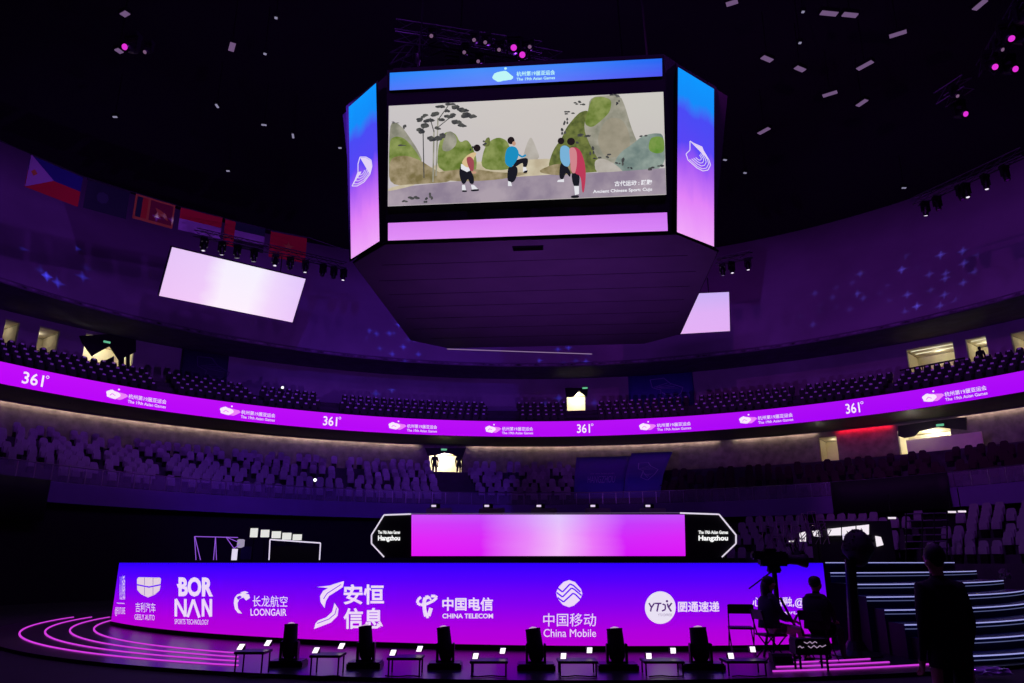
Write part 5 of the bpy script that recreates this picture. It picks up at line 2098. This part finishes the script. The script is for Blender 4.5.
def folding_chair(loc, rz, label):
    root = thing('folding_chair', label, 'chair', loc, rz, 'folding chairs by the stage')
    cm = BLACKMETAL
    # faces +X
    MB().box((-.19, 0, .76), (.025, .42, .16), mat('chair_pad', (36, 26, 46), .6), Matrix.Rotation(R_(-8), 3, 'Y'), bev=.01).build('backrest', root)
    MB().box((.02, 0, .44), (.40, .41, .035), mat('chair_pad', (36, 26, 46), .6), bev=.012).build('seat', root)
    for s in (-1, 1):
        MB().path([(-.22, s * .21, .83), (-.13, s * .21, .45), (.20, s * .21, .01)], .012, cm).build('leg', root)
        MB().path([(.18, s * .19, .43), (-.24, s * .19, .01)], .012, cm).build('leg', root)
    k = MB()
    k.bar((.16, -.21, .07), (.16, .21, .07), .009, cm)
    k.bar((-.2, -.19, .07), (-.2, .19, .07), .009, cm)
    k.build('stretcher', root)
    return root


def sit(name, label, base, rz, top, legs, bulk=1.0, hair_len=0.0, lean=0.0, hand=None):
    """sits facing its own +X"""
    root = thing(name, label, 'person', base, rz)
    hx = lean
    J = dict(pelvis=(-.02, 0, .56), chest=(.02 + hx * .6, 0, .88), neck=(.04 + hx, 0, 1.10), head=(.08 + hx, 0, 1.245), face=(1, .25, 0),
             shl=(.02 + hx, .17, 1.02), shr=(.02 + hx, -.17, 1.02), ell=(.10, .24, .78), elr=(.10, -.24, .78), wrl=(.33, .12, .66), wrr=(.33, -.12, .66),
             hpl=(.02, .10, .53), hpr=(.02, -.10, .53), knl=(.46, .13, .53), knr=(.46, -.13, .53), anl=(.42, .12, .10), anr=(.50, -.13, .10), tol=(.58, .14, .035), tor=(.66, -.15, .035),
             pnl=(0, 0, 1), pnr=(0, 0, 1), hdl=(1, -.2, -.2), hdr=(1, .2, -.2))
    V, E = human(J, bulk=bulk)

    def ff(c):
        if c.z > 1.13:
            return 0
        if c.z < .09:
            return 3
        if c.x > .34 and .60 < c.z < .75:
            return 0
        return 2 if c.z < .60 else 1
    skinned('body', V, E, root, (SKIN, top, legs, SHOE), ff)
    k = MB().blob((.05 + hx, 0, 1.285), (.115, .10, .105), HAIR, 5, .03)
    if hair_len:
        k.blob((-.02 + hx, 0, 1.285 - hair_len / 2), (.07, .095, hair_len * .62), HAIR, 6, .04)
    k.build('hair', root, True)
    # shirt body
    mb = MB()
    rings = [(.10, .14, 1.06, .03 + hx), (.145, .205, 1.00, .02 + hx * .9), (.16, .205, .85, .01 + hx * .6), (.155, .19, .68, -.01 + hx * .3), (.17, .195, .55, -.02)]
    n = 20
    vs = []
    for a, b, z, x in rings:
        for i in range(n):
            t = 2 * PI * i / n
            vs.append((x + a * bulk * math.cos(t), b * bulk * math.sin(t), z))
    fs = [(q * n + i, q * n + (i + 1) % n, (q + 1) * n + (i + 1) % n, (q + 1) * n + i) for q in range(len(rings) - 1) for i in range(n)]
    fs += [tuple(range(n)), tuple(range((len(rings) - 1) * n, len(rings) * n))]
    mb.mesh(vs, fs, top)
    mb.build('shirt', root, True)
    return root


g = ony(742, 643.5, 14.0)
folding_chair((g.x, g.y, .062), R_(80), 'empty black folding chair standing left of the seated woman')
g = onz(771, 649, 0)
YW = g.y
DT = mat('dark_top', (44, 30, 66), .85)
wx = ony(768, 600, 13.4).x
wo = sit('person', 'person in a dark top and pale trousers sitting on a folding chair, hands in lap', (wx, 13.4, 0.0), R_(8), DT, PINK, 1.05, .3, -.02)
folding_chair((wx - .02, 13.4, 0), R_(8), 'black folding chair under the person in pale trousers')
k = MB().box((.44, -.05, .70), (.012, .075, .15), BLACK, Matrix.Rotation(R_(35), 3, 'Y'), bev=.006)
ph = k.build('mobile_phone')
ph.location = (wx, 13.4, 0)
ph.rotation_euler = (0, 0, R_(8))
tag(ph, 'dark phone held over the lap of the person in pale trousers', 'phone')
mx_ = ony(815, 600, 13.2).x
sit('person', 'person with short hair and dark jacket sitting at the right end of the stage screen', (mx_, 13.2, 0), R_(40), COAT, TROU, 1.12, 0, 0)
folding_chair((mx_, 13.2, 0), R_(40), 'black folding chair under the short-haired person in the dark jacket')

# broadcast camera on a tripod behind the seated woman
def tv_camera(px, py, Y, label, handle=True):
    top = ony(px, py, Y)
    root = thing('broadcast_camera', label, 'camera', (top.x, Y, 0))
    zc = top.z
    k = MB()
    k.box((0, 0, zc), (.50, .22, .25), BLACK, bev=.03)
    k.box((-.05, 0, zc + .15), (.24, .12, .06), BLACK, bev=.02)
    k.build('camera_body', root)
    MB().lathe([(.085, 0), (.085, .22), (.11, .30), (.12, .38)], BLACK, (.22, 0, zc), 16, Matrix.Rotation(R_(95), 3, 'Y')).build('lens', root, True)
    MB().box((-.30, -.02, zc + .06), (.18, .18, .14), BLACK, bev=.03).build('viewfinder', root)
    k = MB()
    k.lathe([(.10, -.24), (.13, -.2), (.11, -.12)], BLACKMETAL, (0, 0, zc), 14)
    k.bar((0, 0, zc - .2), (0, 0, .9), .045, BLACKMETAL, 10)
    k.build('tripod_head', root)
    MB().bar((-.02, 0, zc - .2), (-.52, -.15, zc - .50), .013, BLACKMETAL).build('pan_handle', root)
    for a in (90, 210, 330):
        d = Vector((math.cos(R_(a)), math.sin(R_(a)), 0))
        MB().path([d * .06 + Vector((0, 0, 1.0)), d * .28 + Vector((0, 0, .5)), d * .46 + Vector((0, 0, .01))], .022, BLACKMETAL).build('tripod_leg', root)
    return root


tv_camera(773, 559, 14.0, 'black broadcast camera on a tripod behind the seated person in pale trousers')
# monitor/accessory arm on the camera rig is part of the wide silhouette
# big camera with a shaggy cover at the left of the stairs
bc = thing('covered_camera', 'tall black pedestal camera under a shaggy cover, before the left end of the stairs', 'camera', (ony(850, 600, 13.9).x, 13.9, 0))
bo2 = Vector(bc.location)
p = ony(858.5, 547.5, 13.9) - bo2
k = MB()
k.blob(p, (.27, .26, .30), BLACK, 4, .05, 3)
rnd = random.Random(3)
for i in range(46):
    t, u = rnd.uniform(0, 2 * PI), rnd.uniform(-.2, 1.3)
    d = Vector((math.cos(t) * math.cos(u), math.sin(t) * math.cos(u), math.sin(u)))
    q = p + Vector((d.x * .26, d.y * .25, d.z * .28))
    k.bar(q, q + d * .05 + Vector((rnd.uniform(-.02, .02), 0, rnd.uniform(-.03, .02))), .016, BLACK, 5, .004)
k.build('shaggy_cover', bc, True)
k = MB()
q1, q2 = ony(850, 560, 13.9) - bo2, ony(849, 600, 13.9) - bo2
k.bar(q1, (0, 0, .12), .09, BLACKMETAL, 14, .11)
k.build('column', bc)
k = MB()
k.lathe([(.42, 0.0), (.42, .08), (.2, .16), (.12, .3)], BLACKMETAL, (0, 0, .0), 20)
k.build('base', bc)
# flight case with handwritten marks
cz = onz(814, 659, 0)
root = thing('flight_case', 'black equipment case with white scribbled lettering on its front, below the short-haired person', 'equipment case', (ony(813, 650, 12.0).x, 12.0, 0))
o0 = Vector(root.location)
zt, zb_ = ony(813, 639, 12.0).z, ony(813, 655, 12.0).z
k = MB()
k.box((0, .12, (zt + zb_) / 2), (.52, .3, zt - zb_), BLACK, bev=.015)
k.build('case_body', root)
k = MB()
for s in (-.2, .2):
    k.bar((s, .02, zb_), (s, .02, 0), .018, BLACKMETAL)
    k.bar((s, .24, zb_), (s, .24, 0), .018, BLACKMETAL)
k.build('stand', root)
A = Art(lambda x, y, l: ony(x, y, 12.0 - .035 - l) - o0)
sc = mat('white_marker', (240, 225, 245), .6)
scr = emit('scribble_tape_glow', (200, 170, 210), .6)  # letters glow faintly in place of light falling on them
for pts in ([(804, 642), (807, 643.5), (810, 641.5), (812, 643.5), (815, 641.5), (817, 643)], [(798, 647.5), (800, 646), (802, 648), (804, 647)],
            [(808, 646), (811, 648), (814, 645.5), (817, 648), (820, 645.5), (822, 647), (826, 645)]):
    A.line(pts, .9, scr)
A.build('tape_lettering', root)

# small black box behind the seated woman's feet
root = thing('floor_monitor', 'small dark wedge speaker on the floor by the pale trousers', 'speaker', (ony(787, 648, 12.6).x, 12.9, 0))
mb = MB()
mb.mesh([(-.16, -.12, 0), (.16, -.12, 0), (.16, .14, 0), (-.16, .14, 0), (-.16, -.02, .2), (.16, -.02, .2), (.16, .14, .2), (-.16, .14, .2), ],
        [(3, 2, 1, 0), (0, 1, 5, 4), (4, 5, 6, 7), (1, 2, 6, 5), (0, 4, 7, 3), (2, 3, 7, 6)], BLACK)
mb.build('cabinet', root)
MB().box((0, -.075, .1), (.26, .01, .13), BLACKMETAL, Matrix.Rotation(R_(-27), 3, 'X')).build('grille', root)

# crumpled clear plastic at the foot of the stairs
def crumple(px, py, Y, d, m, name, label, cat, z=None):
    p = ony(px, py, Y)
    if z is not None:
        p.z = z
    bm = bmesh.new()
    bmesh.ops.create_icosphere(bm, subdivisions=3, radius=1)
    rnd = random.Random(11)
    for v in bm.verts:
        k = 1 + rnd.uniform(-.3, .3)
        v.co = Vector((v.co.x * d[0], v.co.y * d[1], v.co.z * d[2])) * k
        v.co.z = max(v.co.z, -d[2] * .6)
    me = bpy.data.meshes.new(name)
    bm.to_mesh(me)
    bm.free()
    me.materials.append(m)
    o = bpy.data.objects.new(name, me)
    COL.objects.link(o)
    o.location = p
    tag(o, label, cat)


crumple(990, 666, 11.6, (.28, .15, .06), mat('clear_plastic', (220, 225, 250), .15, .3), 'plastic_wrap', 'crumpled silvery plastic wrap at the foot of the lit stairs', 'plastic wrap', .1)
crumple(1005, 575, 17.0, (.11, .09, .13), mat('grey_cloth', (120, 120, 115), .8), 'grey_bag', 'small crumpled grey bag on the upper right end of the lit stairs', 'bag', 1.33)

# silhouettes in the doorways
def tiny_person(px, py_top, r, zf, label, h=1.7, m=COAT):
    p = oncyl(px, py_top, r)
    a = az_of(p)
    root = thing('person', label, 'person', (p.x, p.y, zf), -a)
    s = h / 1.75
    J = dict(pelvis=(0, 0, .96), chest=(0, 0, 1.28), neck=(0, .0, 1.50), head=(0, 0, 1.64), face=(0, -1, 0), shl=(-.18, 0, 1.43), shr=(.18, 0, 1.43), ell=(-.25, 0, 1.13), elr=(.25, 0, 1.13),
             wrl=(-.22, -.08, .88), wrr=(.22, -.08, .88), hpl=(-.09, 0, .9), hpr=(.09, 0, .9), knl=(-.11, 0, .49), knr=(.11, 0, .49), anl=(-.12, 0, .09), anr=(.12, 0, .09), tol=(-.13, -.15, .035), tor=(.13, -.15, .035))
    J = {k: tuple(x * s for x in v) for k, v in J.items()}
    V, E = human(J, bulk=1.1)
    skinned('body', V, E, root, (m,), None, 1)
    MB().blob((0, 0, 1.68 * s), (.1, .11, .1), HAIR, 3, .03, 1).build('hair', root, True)


tiny_person(435, 455, 32.1, 7.46, 'dark figure standing at the left side of the bright central lower doorway')
tiny_person(459, 457, 31.6, 7.46, 'dark figure standing at the right side of the bright central lower doorway', 1.65)
tiny_person(979, 347, 36.3, 12.9, 'dark figure standing in the small lit opening at the upper right', 1.75)

# handrail in front of the right upper room
root = thing('balcony_rail', 'dark handrail crossing in front of the long lit room at the upper right', 'railing', oncyl(905, 370, 36.0))
o0 = Vector(root.location)
mb = MB()
mb.bar(oncyl(900, 370.5, 36.0) - o0, oncyl(965, 358, 36.0) - o0, .06, BLACK)
mb.build('top_rail', root)
for x in (914, 922, 930, 938, 946, 954):
    p = oncyl(x, 369.5 - (x - 900) * .19, 36.0) - o0
    MB().bar(p, p - Vector((0, 0, .9)), .03, BLACK).build('post', root)

# ================================================================= LIGHTS
def spot(name, loc_, target, power, col, size=60, blend=.6, rad=.15):
    L = bpy.data.lights.new(name, 'SPOT')
    L.energy = power
    L.color = col
    L.spot_size = R_(size)
    L.spot_blend = blend
    L.shadow_soft_size = rad
    o = bpy.data.objects.new(name, L)
    COL.objects.link(o)
    o.location = loc_
    o.rotation_euler = (Vector(target) - Vector(loc_)).to_track_quat('-Z', 'Y').to_euler()
    return o


def point(name, loc_, power, col, rad=.4):
    L = bpy.data.lights.new(name, 'POINT')
    L.energy = power
    L.color = col
    L.shadow_soft_size = rad
    o = bpy.data.objects.new(name, L)
    COL.objects.link(o)
    o.location = loc_
    return o


for q_ in ((-9, 15, 19), (-3, 12.5, 19), (4.5, 12.5, 19), (10.5, 15, 19), (1, 27, 19)):
    point('truss_wash', q_, 760, (.38, .06, 1.0), .12)
for d_ in (-56, -20, 15, 50):
    spot('stage_wash', (1.2, 24.6, 3.5), ring(R_(d_), 36, 19.5), 4300, (.36, .07, 1.0), 46, .7)
spot('blue_wash', (-6, 16, 13.5), ring(R_(-6), 24, 5), 6000, (.15, .03, 1.0), 80)
spot('violet_wash_left', (-3, 14, 16.5), ring(R_(-42), 31, 16), 2200, (.36, .06, 1.0), 70)
spot('magenta_wash_right', (4, 14, 16.5), ring(R_(42), 31, 17), 2600, (.62, .05, .9), 70)
spot('stage_bounce_fill', (1, 20.5, 1.8), (1.5, 21.5, 9.6), 700, (.5, .10, 1.0), 100, .9)  # added lamp standing in for stage light bounced onto the scoreboard underside
spot('stand_wash_right', (8, 18, 12), ring(R_(66), 20, 2.5), 1200, (.5, .12, 1.0), 50)


for d_, w_ in ((47.5, 16), (37.2, 7)):
    point('concourse_downlight', ring(R_(d_), 30.2, 9.35), w_, (1, .9, .72), .1)


def gobo(loc_, target, power, size, scale, rad=.5, col=(.10, .10, 1.0), seed=0.0):
    """projector throwing a field of little four-pointed stars"""
    o = spot('star_projector', loc_, target, power, (1, 1, 1), size, .5, .02)
    L = o.data
    L.use_nodes = True
    nt = L.node_tree
    em = nt.nodes['Emission']
    tc = nt.nodes.new('ShaderNodeTexCoord')
    sp_ = nt.nodes.new('ShaderNodeSeparateXYZ')
    nt.links.new(tc.outputs['Normal'], sp_.inputs[0])

    def M(op, a, b=None, c=None):
        n_ = nt.nodes.new('ShaderNodeMath')
        n_.operation = op
        for i, v in enumerate((a, b, c)):
            if v is None:
                continue
            if isinstance(v, (int, float)):
                n_.inputs[i].default_value = v
            else:
                nt.links.new(v, n_.inputs[i])
        return n_.outputs[0]
    X = M('DIVIDE', sp_.outputs[0], sp_.outputs[2])
    Y = M('DIVIDE', sp_.outputs[1], sp_.outputs[2])
    cb = nt.nodes.new('ShaderNodeCombineXYZ')
    nt.links.new(M('MULTIPLY_ADD', X, scale, seed), cb.inputs[0])
    nt.links.new(M('MULTIPLY', Y, scale), cb.inputs[1])
    vo = nt.nodes.new('ShaderNodeTexVoronoi')
    vo.voronoi_dimensions = '2D'
    vo.inputs['Scale'].default_value = 1.0
    nt.links.new(cb.outputs[0], vo.inputs['Vector'])
    d = nt.nodes.new('ShaderNodeVectorMath')
    d.operation = 'SUBTRACT'
    nt.links.new(cb.outputs[0], d.inputs[0])
    nt.links.new(vo.outputs['Position'], d.inputs[1])
    s2 = nt.nodes.new('ShaderNodeSeparateXYZ')
    nt.links.new(d.outputs[0], s2.inputs[0])
    ax = M('SQRT', M('ABSOLUTE', s2.outputs[0]))
    ay = M('SQRT', M('ABSOLUTE', s2.outputs[1]))
    st = M('ADD', ax, ay)
    val = M('MAXIMUM', M('SUBTRACT', rad, st), 0.0)
    val = M('MULTIPLY', val, 3.0)
    sc3 = nt.nodes.new('ShaderNodeSeparateColor')
    nt.links.new(vo.outputs['Color'], sc3.inputs[0])
    val = M('MULTIPLY', val, sc3.outputs[0])
    em.inputs['Color'].default_value = (*col, 1)
    nt.links.new(val, em.inputs['Strength'])
    return o


for px, py, sz, pw_ in ((68, 262, 11.5, 1.3), (395, 345, 12, 1), (565, 372, 12, .8), (835, 300, 14, .5), (925, 275, 14, .8)):
    tgt = oncyl(px, py, 30.6)
    d = (tgt - Vector((XC, YC, 17))).normalized()
    src = Vector((XC, YC, 0)) + Vector((d.x, d.y, 0)).normalized() * 8 + Vector((0, 0, 17.0))
    gobo(src, tgt, 30000 * pw_, sz, 18 if px < 100 else 22, .75, (.06, .08, 1.0) if px < 600 else (.12, .11, .8), px * .37)

# ================================================================= WORLD, CAMERA, VIEW
w = bpy.data.worlds.new('arena_dark')
S.world = w
w.use_nodes = True
w.node_tree.nodes['Background'].inputs['Color'].default_value = (.30, .07, .55, 1)
w.node_tree.nodes['Background'].inputs['Strength'].default_value = .03

cd = bpy.data.cameras.new('camera')
cd.sensor_fit = 'HORIZONTAL'
cd.sensor_width = 36
cd.lens = 36 * F / 1024
cd.clip_end = 400
co = bpy.data.objects.new('camera', cd)
COL.objects.link(co)
co.location = (0, 0, H)
co.rotation_euler = (PI / 2 + TH, 0, 0)
S.camera = co
S.view_settings.view_transform = 'Standard'
S.view_settings.look = 'None'
S.view_settings.gamma = 1
S.view_settings.exposure = 0
S.view_settings.use_curve_mapping = False
S.cycles.use_denoising = True
S.cycles.max_bounces = 6
S.cycles.diffuse_bounces = 3
S.cycles.glossy_bounces = 3
S.cycles.transparent_max_bounces = 12
S.cycles.sample_clamp_indirect = 4
